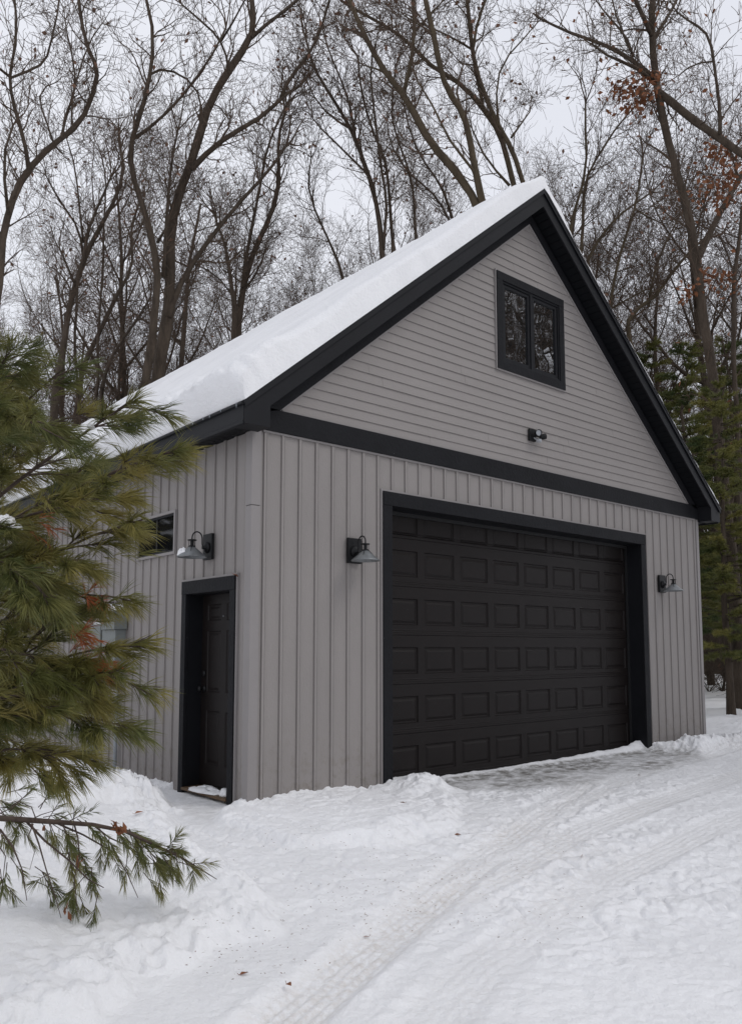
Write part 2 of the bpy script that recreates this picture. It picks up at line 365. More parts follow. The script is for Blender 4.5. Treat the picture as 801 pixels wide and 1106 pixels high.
# ------------------------------------------------------------------ garage
W, H, D = 8.04, 3.66, 12.2
XR = W/2; SL = .838; ZR = 7.39; OV = .25
def zr(x): return ZR-SL*abs(x-XR)
G = empty('garage', (0, 0, .1))
tag(G, 'grey taupe sided garage with steep snowy gable roof and black trim', 'garage')
def gb(mb, name, mat, parent=None, **k):
    o = mb.build(name, M[mat], parent or G, **k)
    if parent is None: o.location = (0, 0, -.1)          # G sits at z=.1
    return o
def profile(a, b, ph=.107, pitch=.195):
    pts = [(a, 0.)]
    k = math.floor((a-ph)/pitch)-1
    while ph+k*pitch < b+pitch:
        s = ph+k*pitch
        for u, d in ((s, 0), (s+.001, -.004), (s+.005, -.004), (s+.008, .016), (s+.031, .016), (s+.033, .010), (s+.035, .016), (s+.040, .016), (s+.0425, .002), (s+.044, -.002), (s+.046, 0)):
            if a < u < b: pts.append((u, d))
        k += 1
    pts.append((b, 0.)); return pts
def bnb(mb, a, b, z0, z1, side='x', ph=.107):
    pr = profile(a, b, ph)
    for (u0, d0), (u1, d1) in zip(pr[:-1], pr[1:]):
        if side == 'x': mb.quad((u0, -d0, z0), (u1, -d1, z0), (u1, -d1, z1), (u0, -d0, z1))
        else: mb.quad((-d1, u1, z0), (-d0, u0, z0), (-d0, u0, z1), (-d1, u1, z1))
DX0, DX1, DZ = 1.54, 6.49, 3.276          # garage door trim outer
mb = MB()
bnb(mb, .075, DX0-.015, 0, H); bnb(mb, DX1+.015, W-.05, 0, H); bnb(mb, DX0-.015, DX1+.015, DZ+.015, H)
gb(mb, 'front_siding', 'siding')
sy0, sy1, sz = .212, 1.234, 2.331; wy0, wy1, wz0, wz1 = 1.437, 2.354, 2.639, 3.101
mb = MB(); P2 = .067
bnb(mb, .075, sy0-.02, 0, H, 'y', P2); bnb(mb, sy0-.02, sy1+.02, sz+.02, H, 'y', P2); bnb(mb, sy1+.02, wy0-.0, 0, H, 'y', P2)
bnb(mb, wy0, wy1, 0, wz0, 'y', P2); bnb(mb, wy0, wy1, wz1, H, 'y', P2); bnb(mb, wy1, D-.07, 0, H, 'y', P2)
gb(mb, 'side_siding', 'siding')
mb = MB()   # plain far and right walls
mb.quad((W, 0.02, 0), (W, D, 0), (W, D, H), (W, 0.02, H)); mb.quad((W, D, 0), (0, D, 0), (0, D, H), (W, D, H)); mb.tri((W, D, H), (0, D, H), (XR, D, 7.05))
gb(mb, 'rear_wall', 'siding')
# corner posts
mb = MB(); mb.box(-.018, .078, -.018, .0785, 0, 2.95); mb.box(-.0195, .0795, -.0195, .08, 2.955, H-.002)
gb(mb, 'corner_post', 'jtrim', bevel=.004)
mb = MB(); mb.box(W-.055, W+.018, -.018, .08, 0, H-.002); gb(mb, 'corner_post', 'jtrim', bevel=.004)
mb = MB(); mb.box(-.018, .08, D-.08, D+.018, 0, H-.002); gb(mb, 'corner_post', 'jtrim', bevel=.004)
# gable laps
mb = MB(); WX0, WX1, WZ0, WZ1 = 3.36, 4.682, 4.999, 6.21
AP = 7.03
def gx(z): return (AP-z)/.842
z = 3.868; RJ = random.Random(3); row = 0
while z < AP-.01:
    z1 = min(z+.102, AP-.002)
    cuts = [z]+[c for c in (WZ0, WZ1) if z < c < z1]+[z1]
    jx = XR+RJ.uniform(-1, 1)*gx(z)*.9
    def yo(zz): return -.0135+.012*(zz-z)/.102
    for a, b in zip(cuts[:-1], cuts[1:]):
        L0, L1 = XR-gx(a), XR-gx(b); R0, R1 = XR+gx(a), XR+gx(b)
        spans = [((L0, L1), (R0, R1))]
        if a >= WZ0-1e-6 and b <= WZ1+1e-6:
            spans = [((L0, L1), (WX0, WX0)), ((WX1, WX1), (R0, R1))]
        for (l0, l1), (r0, r1) in spans:
            if l0 < jx-.1 and r0 > jx+.1 and min(l1, r1) > -99 and l1 < jx < r1:
                parts = [((l0, l1), (jx, jx), 0), ((jx, jx), (r0, r1), -.0022)]
            else: parts = [((l0, l1), (r0, r1), 0)]
            for (p0, p1), (q0, q1), e in parts:
                mb.quad((p0, yo(a)+e, a), (q0, yo(a)+e, a), (q1, yo(b)+e, b), (p1, yo(b)+e, b))
                if a == z: mb.quad((p0, -.0005, a-.0005), (q0, -.0005, a-.0005), (q0, yo(a)+e, a), (p0, yo(a)+e, a))
                if e: mb.quad((jx, yo(a), a), (jx, yo(a)+e, a), (jx, yo(b)+e, b), (jx, yo(b), b))
    z = z1; row += 1
gb(mb, 'gable_siding', 'gable')
# thin light J trims round gable field and panels
mb = MB()
mb.box(.10, W-.09, -.024, -.0, H-.020, H-.001)
mb.box(DX0-.022, DX0-.001, -.026, 0, 0, DZ); mb.box(DX1+.001, DX1+.022, -.026, 0, 0, DZ); mb.box(DX0-.022, DX1+.022, -.027, 0, DZ+.001, DZ+.022)
mb.box(WX0-.018, WX0-.001, -.03, 0, WZ0, WZ1); mb.box(WX1+.001, WX1+.018, -.03, 0, WZ0, WZ1); mb.box(WX0-.018, WX1+.018, -.031, 0, WZ1+.001, WZ1+.018); mb.box(WX0-.018, WX1+.018, -.031, 0, WZ0-.018, WZ0-.001)
mb.box(-.024, 0, .08, D-.08, H-.020, H-.001)
mb.box(-.026, 0, sy0-.022, sy0-.001, 0, sz); mb.box(-.026, 0, sy1+.001, sy1+.022, 0, sz); mb.box(-.027, 0, sy0-.022, sy1+.022, sz+.001, sz+.022)
for s in (-1, 1):
    a, b = (XR+s*gx(3.868), 3.868), (XR, AP)
    mb.prism([(a[0], a[1]), (b[0], b[1]), (b[0], b[1]-.024), (a[0]-s*.028, a[1])], -.026, -.001)
mb.box(XR-gx(3.868)+.02, XR+gx(3.868)-.02, -.026, -.001, 3.867, 3.882)
gb(mb, 'siding_edge_trim', 'jtrim', fixn=True)
# black band + frieze
mb = MB(); mb.box(-.02, W+.02, -.042, .0, H, 3.866); gb(mb, 'band_board', 'black', bevel=.003)
for s in (-1, 1):
    mb = MB(); x0 = XR+s*(gx(3.868)+.0); 
    mb.prism([(XR, AP+.001), (XR, AP+.13), (XR+s*4.0, AP+.13-4.0*SL), (XR+s*4.0, 3.868), (x0, 3.868)], -.044, -.002)
    gb(mb, 'frieze_board', 'black', fixn=True)
# roof deck, shingles
for s in (-1, 1):
    mb = MB(); e = XR+s*(XR+OV)
    mb.prism([(XR, ZR-.004), (e, zr(e)-.004), (e, zr(e)-.035), (XR, ZR-.035)], -OV-.012, D+.3)
    gb(mb, 'roof', 'shingle', fixn=True)
# rake boards with drip edge strip, boxed cornice ends
e0 = XR+OV   # half width incl overhang
for s in (-1, 1):
    mb = MB(); xe = XR+s*e0
    pts = [(XR, ZR-.036), (xe, zr(xe)-.036), (xe, 3.615), (XR+s*(e0-.27), 3.615), (XR+s*(e0-.27), zr(XR+s*(e0-.27))-.225), (XR, ZR-.225)]
    mb.prism(pts, -OV, -OV+.022); gb(mb, 'rake_board', 'blackz', fixn=True)
    mb = MB(); mb.prism([(XR, ZR-.0), (xe, zr(xe)-.0), (xe, zr(xe)-.062), (XR, ZR-.062)], -OV-.02, -OV-.0125); gb(mb, 'drip_edge', 'blackz', fixn=True)
    # sloped soffit with grooves
    mb = MB(); n = 52; xi = XR+s*(e0-.27)
    for k in range(n):
        t0, t1 = k/n, (k+1)/n; a = XR+(xi-XR)*t0; b = XR+(xi-XR)*t1; za, zb = zr(a)-.19, zr(b)-.19
        gx_ = (b-a)*.1
        mb.quad((a, -OV+.022, za), (a, -.001, za), (b-gx_, -.001, zr(b-gx_)-.19), (b-gx_, -OV+.022, zr(b-gx_)-.19))
        mb.quad((b-gx_, -OV+.022, zr(b-gx_)-.19), (b-gx_, -.001, zr(b-gx_)-.19), (b, -.001, zb+.012), (b, -OV+.022, zb+.012))
        mb.quad((b, -OV+.022, zb+.012), (b, -.001, zb+.012), (b, -.001, zb), (b, -OV+.022, zb))
    gb(mb, 'rake_soffit', 'soffit')
    # inner cheek of cornice box and its bottom
    mb = MB(); xa, xb = sorted((XR+s*(e0-.27), XR+s*(e0-.012)))
    mb.box(xa, xb, -OV+.0225, -.043, 3.618, 3.63); c = XR+s*(e0-.27)
    c0, c1 = sorted((c, c+s*.012)); mb.box(c0, c1, -OV+.0225, -.0435, 3.631, zr(c)-.15)
    gb(mb, 'cornice_box', 'blackz')
# eave fascia (left) + gutter edge + horizontal soffit with grooves
mb = MB(); mb.box(-OV-.0, -OV+.02, -OV+.023, D+.3, 3.60, zr(-OV)-.037); gb(mb, 'fascia', 'blackz')
mb = MB(); xo = -OV
prof = [(xo-.002, 3.80), (xo-.02, 3.80), (xo-.028, 3.79), (xo-.028, 3.775), (xo-.004, 3.768), (xo-.004, 3.64), (xo-.012, 3.632), (xo-.012, 3.606), (xo-.002, 3.60)]
mb.prism(prof, -OV+.002, D+.3); gb(mb, 'eave_metal', 'blackz', fixn=True)
mb = MB(); y = -.04
while y < D:
    mb.quad((-OV+.02, y, 3.63), (-.001, y, 3.635), (-.001, y+.09, 3.635), (-OV+.02, y+.09, 3.63))
    mb.quad((-OV+.02, y+.09, 3.63), (-.001, y+.09, 3.635), (-.001, y+.1, 3.648), (-OV+.02, y+.1, 3.643))
    y += .1
mb.quad((-OV+.02, y, 3.66), (-.001, -.04, 3.66), (-.001, y, 3.66), (-OV+.02, y, 3.66)) if False else None
gb(mb, 'eave_soffit', 'soffit')
mb = MB(); mb.box(W+.001, W+OV-.013, .0, D+.3, 3.62, 3.64); mb.box(W+OV-.012, W+OV, -OV+.023, D+.3, 3.60, zr(W+OV)-.037); gb(mb, 'fascia', 'blackz')
# icicles on the near eave
for (y, L) in ((-.17, .05), (.30, .035), (.42, .03), (.1, .025), (.62, .03)):
    mb = MB(); mb.tube([(-OV-.03, y, 3.80), (-OV-.03, y, 3.80-L*.6), (-OV-.03, y, 3.80-L)], [.005, .004, .001], 6); gb(mb, 'icicle', 'ice', smooth=True)

# garage door : trim, jambs, sections
mb = MB(); T = .122
mb.box(DX0, DX0+T, -.04, .0, 0, DZ-.145); gb(mb, 'door_trim', 'black', bevel=.003)
mb = MB(); mb.box(DX1-T, DX1, -.04, .0, 0, DZ-.145); gb(mb, 'door_trim', 'black', bevel=.003)
mb = MB(); mb.box(DX0, DX1, -.043, .0, DZ-.144, DZ); gb(mb, 'door_trim', 'black', bevel=.003)
mb = MB(); YD = .22; OX0, OX1, OZ = DX0+T, DX1-T, DZ-.145
mb.box(OX0-.03, OX0+.0, .0005, YD+.06, 0, OZ); mb.box(OX1, OX1+.03, .0005, YD+.06, 0, OZ); mb.box(OX0, OX1, .0005, YD+.06, OZ, OZ+.03)
gb(mb, 'door_jamb', 'blackz')
mb = MB(); mb.box(OX0+.001, OX0+.03, YD-.03, YD-.006, 0, OZ-.03); mb.box(OX1-.03, OX1-.001, YD-.03, YD-.006, 0, OZ-.03); mb.box(OX0+.001, OX1-.001, YD-.031, YD-.006, OZ-.04, OZ-.001)
gb(mb, 'door_stop', 'gasket')
def embossed(mb, us, zs, cells, f, rings):
    """us/zs sorted cuts; cells set of (i,j) that carry an embossed panel; f(u,z,d)->xyz, d>0 into the leaf"""
    for i in range(len(us)-1):
        for j in range(len(zs)-1):
            u0, u1, z0, z1 = us[i], us[i+1], zs[j], zs[j+1]
            if (i, j) not in cells:
                mb.quad(f(u0, z0, 0), f(u1, z0, 0), f(u1, z1, 0), f(u0, z1, 0)); continue
            pi, pd = 0, 0
            for (ins, dep) in rings:
                A = [(u0+pi, z0+pi), (u1-pi, z0+pi), (u1-pi, z1-pi), (u0+pi, z1-pi)]
                B = [(u0+ins, z0+ins), (u1-ins, z0+ins), (u1-ins, z1-ins), (u0+ins, z1-ins)]
                for k in range(4):
                    l = (k+1) % 4; mb.quad(f(*A[k], pd), f(*A[l], pd), f(*B[l], dep), f(*B[k], dep))
                pi, pd = ins, dep
            mb.quad(f(u0+pi, z0+pi, pd), f(u1-pi, z0+pi, pd), f(u1-pi, z1-pi, pd), f(u0+pi, z1-pi, pd))
GD_ = empty('garage_door', (0, YD, .0)); GD_.parent = G; GD_.location = (0, YD, -.1)
RINGS = [(.008, .013), (.024, .015), (.050, .001)]
for k in range(6):
    z0 = .262+.505*k if k < 6 else 0; z0 = .245+.5225*k - (0 if k < 5 else 0); z1 = z0+.5225-.005
    if k == 5: z1 = z0+.30+.12
    pz0 = z0+.105; pz1 = pz0+.285
    if k == 5: pz0 = 2.885; pz1 = pz0+.285; z1 = pz1+.09
    us = [OX0-.02]; cells = set()
    for c in range(8):
        us += [1.785+.5765*c, 1.785+.5765*c+.478]; cells.add((1+2*c, 1))
    us.append(OX1+.02)
    mb = MB()
    embossed(mb, us, [z0, pz0, pz1, z1], cells, lambda u, z, d: (u, d, z), RINGS)
    a, b = OX0-.02, OX1+.02
    mb.quad((a, 0, z1), (b, 0, z1), (b, .008, z1+.0025), (a, .008, z1+.0025)); mb.quad((a, .008, z0-.0025), (b, .008, z0-.0025), (b, 0, z0), (a, 0, z0))
    # two fine pressed ribs near the section joint
    for zz in (z0+.028, z0+.05):
        mb.prism([(-.0045, zz), (-.0005, zz-.006), (-.0005, zz+.006)], a, b, axis='x')
    mb.build('door_section', M['door'], GD_)
mb = MB(); mb.box(OX0-.02, OX1+.02, -.004, .02, .20, .2435); mb.build('bottom_seal', M['gasket'], GD_)
mb = MB(); mb.box(OX0-.02, OX1+.02, .03, .04, .2, 3.2); mb.build('door_back', M['gasket'], GD_)

# entry door in the side wall
mb = MB(); t = .09
mb.box(-.04, 0, sy0, sy0+t, 0, sz-.13); gb(mb, 'entry_trim', 'black', bevel=.003)
mb = MB(); mb.box(-.04, 0, sy1-t, sy1, 0, sz-.13); gb(mb, 'entry_trim', 'black', bevel=.003)
mb = MB(); mb.box(-.043, 0, sy0, sy1, sz-.129, sz); gb(mb, 'entry_trim', 'black', bevel=.003)
XD = .15
mb = MB(); mb.box(.0005, XD+.05, sy0+t-.03, sy0+t, 0, sz-.13); mb.box(.0005, XD+.05, sy1-t, sy1-t+.03, 0, sz-.13); mb.box(.0005, XD+.05, sy0+t, sy1-t, sz-.13, sz-.10)
gb(mb, 'entry_jamb', 'blackz')
ED = empty('entry_door', (XD, 0, -.1)); ED.parent = G
dy0, dy1, dz0, dz1 = sy0+t+.004, sy1-t-.004, .34, sz-.134
w_ = dy1-dy0; st = .105; pw = (w_-3*st)/2
us = [dy0, dy0+st, dy0+st+pw, dy0+2*st+pw, dy0+2*st+2*pw, dy1]
zs = [dz0, dz0+.20, dz0+.72, dz0+.90, dz0+1.50, dz0+1.60, dz0+1.76, dz1]
mb = MB(); embossed(mb, us, zs, {(i, j) for i in (1, 3) for j in (1, 3, 5)}, lambda u, z, d: (d, u, z), [(.010, .010), (.026, .010), (.045, .002)])
mb.build('door_leaf', M['door'], ED)
mb = MB(); hy = dy1-.065
mb.lathe([(.0, .0), (.032, 0), (.032, .008), (.012, .012), (.011, .035), (.024, .042), (.029, .055), (.024, .068), (.0, .07)], (-.001, hy, 1.27), 20, Vector((-1, 0, 0))); mb.build('door_knob', M['lampblack'], ED, smooth=True)
mb = MB(); mb.lathe([(.0, .0), (.030, 0), (.030, .012), (.024, .02), (0, .021)], (-.001, hy, 1.42), 20, Vector((-1, 0, 0))); mb.build('deadbolt', M['lampblack'], ED, smooth=True)
mb = MB(); mb.box(-.055, .03, .0, 0, 0, 0) if False else mb.lathe([(.0, .0), (.008, 0), (.008, .006), (0, .007)], (-.001, (dy0+dy1)/2, 1.98), 12, Vector((-1, 0, 0))); mb.build('peephole', M['lampgrey'], ED, smooth=True)
mb = MB(); mb.box(-.05, XD+.03, sy0+t+.001, sy1-t-.001, .30, .325); gb(mb, 'threshold', 'wood', bevel=.003)
# threshold snow sits on it
def snow_lump(name, c, r, hgt, seed, parent=None, nseg=28, nr=9):
    mb = MB(); rr = random.Random(seed); ph = [rr.uniform(0, 6.28) for _ in range(6)]
    rows = []
    for j in range(nr+1):
        t = j/nr; ring = []
        for i in range(nseg):
            th = 2*PI*i/nseg
            k = 1+.16*math.sin(2*th+ph[0])+.10*math.sin(3*th+ph[1])+.07*math.sin(5*th+ph[2])
            rad = math.sin(min(1, t*1.08)*PI/2)**.8*k
            zz = hgt*(max(0, 1-t**2.2))*(1+.3*math.sin(3*th+ph[3]+t*4)+.22*math.sin(7*th+ph[4]+t*9)+rr.uniform(-.12, .12)); rad *= 1+rr.uniform(-.06, .06)
            ring.append((c[0]+r[0]*rad*math.cos(th), c[1]+r[1]*rad*math.sin(th), c[2]+zz))
        rows.append(ring)
    b = 0
    mb.v = [p for ring in rows for p in ring]
    for j in range(nr):
        for i in range(nseg):
            k = (i+1) % nseg; mb.f.append((j*nseg+i, j*nseg+k, (j+1)*nseg+k, (j+1)*nseg+i))
    mb.f.append(tuple(nr*nseg+i for i in range(nseg)))
    return mb.build(name, M['snow'], parent, smooth=True)

# windows
def sash(name, parent, x0, x1, z0, z1, fr, dep):
    pass
GWN = empty('gable_window', (0, 0, -.1)); GWN.parent = G
mb = MB(); tw = .10
mb.box(WX0, WX0+tw, -.04, 0, WZ0+tw, WZ1-tw); mb.box(WX1-tw, WX1, -.04, 0, WZ0+tw, WZ1-tw); mb.box(WX0, WX1, -.042, 0, WZ1-tw+.0005, WZ1); mb.box(WX0, WX1, -.042, 0, WZ0, WZ0+tw-.0005)
mb.build('window_trim', M['black'], GWN)
ix0, ix1, iz0, iz1 = WX0+tw, WX1-tw, WZ0+tw, WZ1-tw; mid = (ix0+ix1)/2
mb = MB(); mb.box(mid-.022, mid+.022, -.03, .05, iz0, iz1); mb.box(ix0, ix0+.025, -.03, .05, iz0, iz1); mb.box(ix1-.025, ix1, -.03, .05, iz0, iz1)
mb.box(ix0+.025, mid-.022, -.0295, .05, iz1-.025, iz1); mb.box(mid+.022, ix1-.025, -.0295, .05, iz1-.025, iz1); mb.box(ix0+.025, mid-.022, -.0295, .05, iz0, iz0+.025); mb.box(mid+.022, ix1-.025, -.0295, .05, iz0, iz0+.025)
mb.build('window_frame', M['blackz'], GWN)
for (a, b) in ((ix0+.026, mid-.023), (mid+.023, ix1-.026)):
    mb = MB(); q = .042; c, d = iz0+.026, iz1-.026
    mb.box(a, a+q, -.018, .04, c, d); mb.box(b-q, b, -.018, .04, c, d); mb.box(a+q, b-q, -.0175, .04, d-q, d); mb.box(a+q, b-q, -.0175, .04, c, c+q)
    mb.build('sash', M['blackz'], GWN, bevel=.003)
    mb = MB(); mb.box(a+q, b-q, .002, .008, c+q, d-q); mb.build('pane', M['glass'], GWN)
SWN = empty('side_window', (0, 0, -.1)); SWN.parent = G
mb = MB(); q = .028
mb.box(-.03, .01, wy0, wy1, wz1-q, wz1); mb.box(-.03, .01, wy0, wy1, wz0, wz0+q); mb.box(-.0295, .01, wy0, wy0+q, wz0+q, wz1-q); mb.box(-.0295, .01, wy1-q, wy1, wz0+q, wz1-q)
mb.build('window_frame', M['jtrim'], SWN)
mb = MB(); a, b, c, d = wy0+q, wy1-q, wz0+q, wz1-q; s_ = .022
mb.box(-.012, .03, a, b, d-s_, d); mb.box(-.012, .03, a, b, c, c+s_); mb.box(-.0115, .03, a, a+s_, c+s_, d-s_); mb.box(-.0115, .03, b-s_, b, c+s_, d-s_); mb.box(-.008, .03, (a+b)/2-.012, (a+b)/2+.012, c+s_, d-s_)
mb.build('sash', M['blackz'], SWN)
for (p0, p1) in ((a+s_, (a+b)/2-.012), ((a+b)/2+.012, b-s_)):
    mb = MB(); mb.box(.005, .01, p0, p1, c+s_, d-s_); mb.build('pane', M['glass_dim'], SWN)

# ------------------------------------------------------------------ snow on the roof
def roof_snow():
    ns_, nu = 150, 420
    S = np.linspace(0, 1, ns_)[None, :]; U = np.linspace(-OV-.03, D+.28, nu)[:, None]
    half = e0; xs_ = XR-half*1.0*S                       # left slope, s 0 ridge -> 1 eave
    sl = S*half/math.cos(math.atan(SL)); L = half/math.cos(math.atan(SL))
    Ub = U+0*S; Sb = sl+0*U
    th = .235+.05*fbm(Ub*.5, Sb*.5, 3, 201)+.06*smooth(3, 9, Ub)+.02*fbm(Ub*1.5, Sb*1.5, 3, 203)
    n1 = fbm(Ub*5, Sb*5, 4, 211, .55); n2 = fbm(Ub*14, Sb*14, 3, 217, .6)
    low = smooth(L-1.25, L-.35, Sb+.25*fbm(Ub*1.1, Sb*.6, 3, 220))
    rough = low
    th = th + .012*n1*(.35+2.2*rough) + .030*n2*rough + .05*rough*(1-np.abs(fbm(Ub*6, Sb*6, 3, 223))*2)*.7 + .03*rough
    # rounded edges
    eu = Ub-(-OV-.03)+.02*smooth(.0, .1, Ub+OV+.03)*n1-.0*Sb
    ee = L-Sb+.085+.05*fbm(Ub*1.6, Ub*0, 3, 241)+.015*fbm(Ub*9, Ub*0, 2, 242)
    edge = lambda d, w: np.sqrt(np.clip(1-(1-np.clip(d/w, 0, 1))**2, 0, 1))
    th = th*np.maximum(edge(eu+.02+.018*fbm(Sb*5, Sb*0+4, 4, 231, .6)+.012*fbm(Sb*1.3, Sb*0+4, 2, 233), .15+.05*fbm(Sb*1.7, Sb*0, 2, 234)), 0)*edge(ee, .26)
    th = np.maximum(th, .03+.02*n1); th[:, -1] = .0; th[:, -2] *= .75; th[:, 0] = np.maximum(th[:, 0], .004)
    nx, nz = -math.sin(math.atan(SL)), math.cos(math.atan(SL))
    base_z = ZR-SL*half*S
    ridge = smooth(.5, 0, Sb)                            # near the ridge push up instead of outwards
    X = (xs_+0*U)+nx*th*(1-ridge); Y = Ub; Z = base_z+th*(nz*(1-ridge)+ridge*.86)+.004+0*U
    Y = Y - .02*smooth(.10, .0, eu)*(1+.9*fbm(Sb*6, Sb*0+9, 3, 232)+.5*n2)
    X[0] = xs_[0]; Z[0] = base_z[0]+.004; Y[0] = -OV-.02
    # right side slab: thin
    nr = 60; S2 = np.linspace(0, 1, nr)[None, :]; sl2 = S2*L
    E = U+0*S2-(-OV-.03)+.06
    t2 = (.055+.018*fbm((U+0*S2)*4, sl2*6+0*U, 3, 251)+.02*fbm((U+0*S2)*1, sl2*14+0*U, 2, 255)+smooth(.9, 0, sl2)*.09)
    ed2 = np.clip(1-(1-np.clip((E+.015*fbm(sl2*6+0*U, sl2*0+0*U, 2, 257))/.05, 0, 1))**2, 0, 1)**.5*np.clip(1-(1-np.clip((L-sl2)/.08, 0, 1))**2, 0, 1)**.5
    t2 = np.maximum(t2*ed2, .004); t2[0] = .004
    r2 = smooth(.5, 0, sl2)
    X2 = XR+half*S2+(-nx)*t2*(1-r2)+0*U; Z2 = ZR-SL*half*S2+.004+t2*(nz*(1-r2)+r2*.86)
    # blend the ridge heights
    k = Z[:, :1]; Z2 = Z2+(k-Z2[:, :1])*smooth(.55, 0, sl2)
    Xa = np.concatenate([X[:, ::-1], X2[:, 1:]], 1); Ya = np.concatenate([Y[:, ::-1], (U+0*S2)[:, 1:]], 1); Za = np.concatenate([Z[:, ::-1], Z2[:, 1:]], 1)
    V = np.stack([Xa, Ya, Za], -1)
    o = grid_mesh('roof_snow', V, Xa.shape[1], Xa.shape[0], M['snow'])
    return o
tag(roof_snow(), 'thick white snow blanket lying on the garage roof, ragged above the eave', 'snow')

# ------------------------------------------------------------------ wall lamps
def make_lamp(mat_shade):
    root = empty('wall_lamp')
    mb = MB(); mb.box(-.085, .085, -.045, -.014, -.125, .125); mb.build('back_plate', M['lampblack'], root, bevel=.004)
    mb = MB(); mb.lathe([(0, 0), (.055, 0), (.055, .012), (.04, .024), (.018, .028), (.018, .05), (0, .05)], (0, -.045, -.01), 24, Vector((0, -1, 0))); mb.build('canopy', M['lampblack'], root, smooth=True)
    mb = MB(); pts = [(0, -.09, -.02), (0, -.10, .05)]
    for k in range(13):
        a = PI-PI*k/12; pts.append((0, -.185-.085*-math.cos(a)*-1 if False else -.175+.075*-math.cos(a)*1.0*-1, .09+.065*math.sin(a)))
    pts = [(0, -.085, -.02), (0, -.098, .02)]+[(0, -.152+.053*math.cos(PI*k/12), .075+.06*math.sin(PI*k/12)) for k in range(13)]+[(0, -.205, .05)]
    mb.tube(pts, .0065, 10); mb.build('gooseneck', M['lampblack'], root, smooth=True)
    cz = .05
    mb = MB(); mb.lathe([(0, .005), (.042, .005), (.044, 0), (.042, -.004), (0, -.004)], (0, -.205, cz), 24)
    mb.lathe([(0, .004), (.033, .004), (.034, 0), (.033, -.004), (0, -.004)], (0, -.205, cz-.058), 24)
    for k in range(4):
        a = PI/4+k*PI/2; x, y = .029*math.cos(a), -.205+.029*math.sin(a); mb.tube([(x, y, cz), (x, y, cz-.085)], .0032, 6)
    mb.lathe([(.017, 0), (.017, -.06)], (0, -.205, cz), 16)
    for a in (-.6, .6+PI): 
        x, y = .03*math.cos(a), -.205+.03*math.sin(a); x2, y2 = .085*math.cos(a), -.205+.085*math.sin(a); mb.tube([(x, y, cz-.058), (x2, y2, cz-.115)], .003, 6)
    mb.build('socket_cage', M['lampblack'], root, smooth=False)
    mb = MB(); t = cz-.063
    mb.lathe([(.022, t+.001), (.036, t-.006), (.068, t-.036), (.134, t-.090), (.139, t-.096), (.139, t-.101), (.134, t-.097), (.066, t-.042), (.03, t-.012)], (0, -.205, 0), 40)
    mb.build('shade', M[mat_shade], root, smooth=True)
    mb = MB(); mb.lathe([(0, -.05), (.02, -.045), (.028, -.03), (.02, -.01), (.013, .0)], (0, -.205, t-.02), 16); mb.build('bulb', M['white'], root, smooth=True)
    return root
def copy_tree(o, parent=None):
    c = o.copy(); COL.objects.link(c); c.parent = parent
    for ch in list(o.children): copy_tree(ch, c)
    return c
lamp = make_lamp('lampgrey'); lamp.location = (1.16, 0, 2.625)
tag(lamp, 'black gooseneck wall lamp with grey cone shade just left of the garage door', 'wall lamp', 'gooseneck wall lamps')
l2 = copy_tree(lamp); l2.location = (6.905, 0, 2.60); l2['label'] = 'gooseneck wall lamp with cone shade between the garage door and the right corner'
l3 = copy_tree(lamp); l3.location = (0, .725, 2.64); l3.rotation_euler = (0, 0, -PI/2); l3['label'] = 'wall lamp above the side entry door with snow on its shade'
# mixed snow on lamp shade
sn = snow_lump('lamp_snow', (-.285, .755, 2.537), (.045, .065), .055, 5); tag(sn, 'small clump of snow on the lamp shade above the side door', 'snow')
sn = snow_lump('threshold_snow', (.02, .76, .326), (.09, .30), .028, 8); tag(sn, 'thin strip of snow lying on the side door threshold', 'snow')
sn = snow_lump('threshold_snow', (.04, .42, .326), (.06, .06), .05, 9); tag(sn, 'small snow lump at the near end of the side door threshold', 'snow')

# floodlight
FL = empty('floodlight', (3.985, 0, 4.285)); tag(FL, 'small black twin head floodlight on the gable siding under the window', 'floodlight')
mb = MB(); mb.box(-.065, .065, -.045, -.017, -.075, .075); mb.build('mount_box', M['lampblack'], FL, bevel=.006)
def head(c, d, r, nm):
    d = Vector(d).normalized(); mb = MB(); c = Vector(c)
    mb.tube([Vector((0.0, -.04, .0)), c-d*.03], .012, 8)
    mb.lathe([(0, -.05), (r*.55, -.05), (r*.8, -.03), (r, 0), (r, .03), (r*.9, .03), (r*.86, .015)], c, 24, d)
    o = mb.build(nm, M['lampblack'], FL, smooth=False)
    mb = MB(); mb.lathe([(0, .016), (r*.87, .014)], c, 24, d); mb.build('lens', M['lens'], o)
head((.015, -.11, .015), (-.45, -.8, -.1), .042, 'lamp_head'); head((.13, -.10, -.01), (.9, -.45, .25), .036, 'lamp_head')
mb = MB(); mb.tube([(.02, -.04, -.03), (.03, -.09, -.065)], .01, 8); mb.lathe([(0, .03), (.024, .03), (.026, 0), (.022, -.02), (0, -.026)], (.045, -.105, -.075), 16, Vector((-.3, 1, .2))); mb.build('motion_sensor', M['lens'], FL, smooth=False)

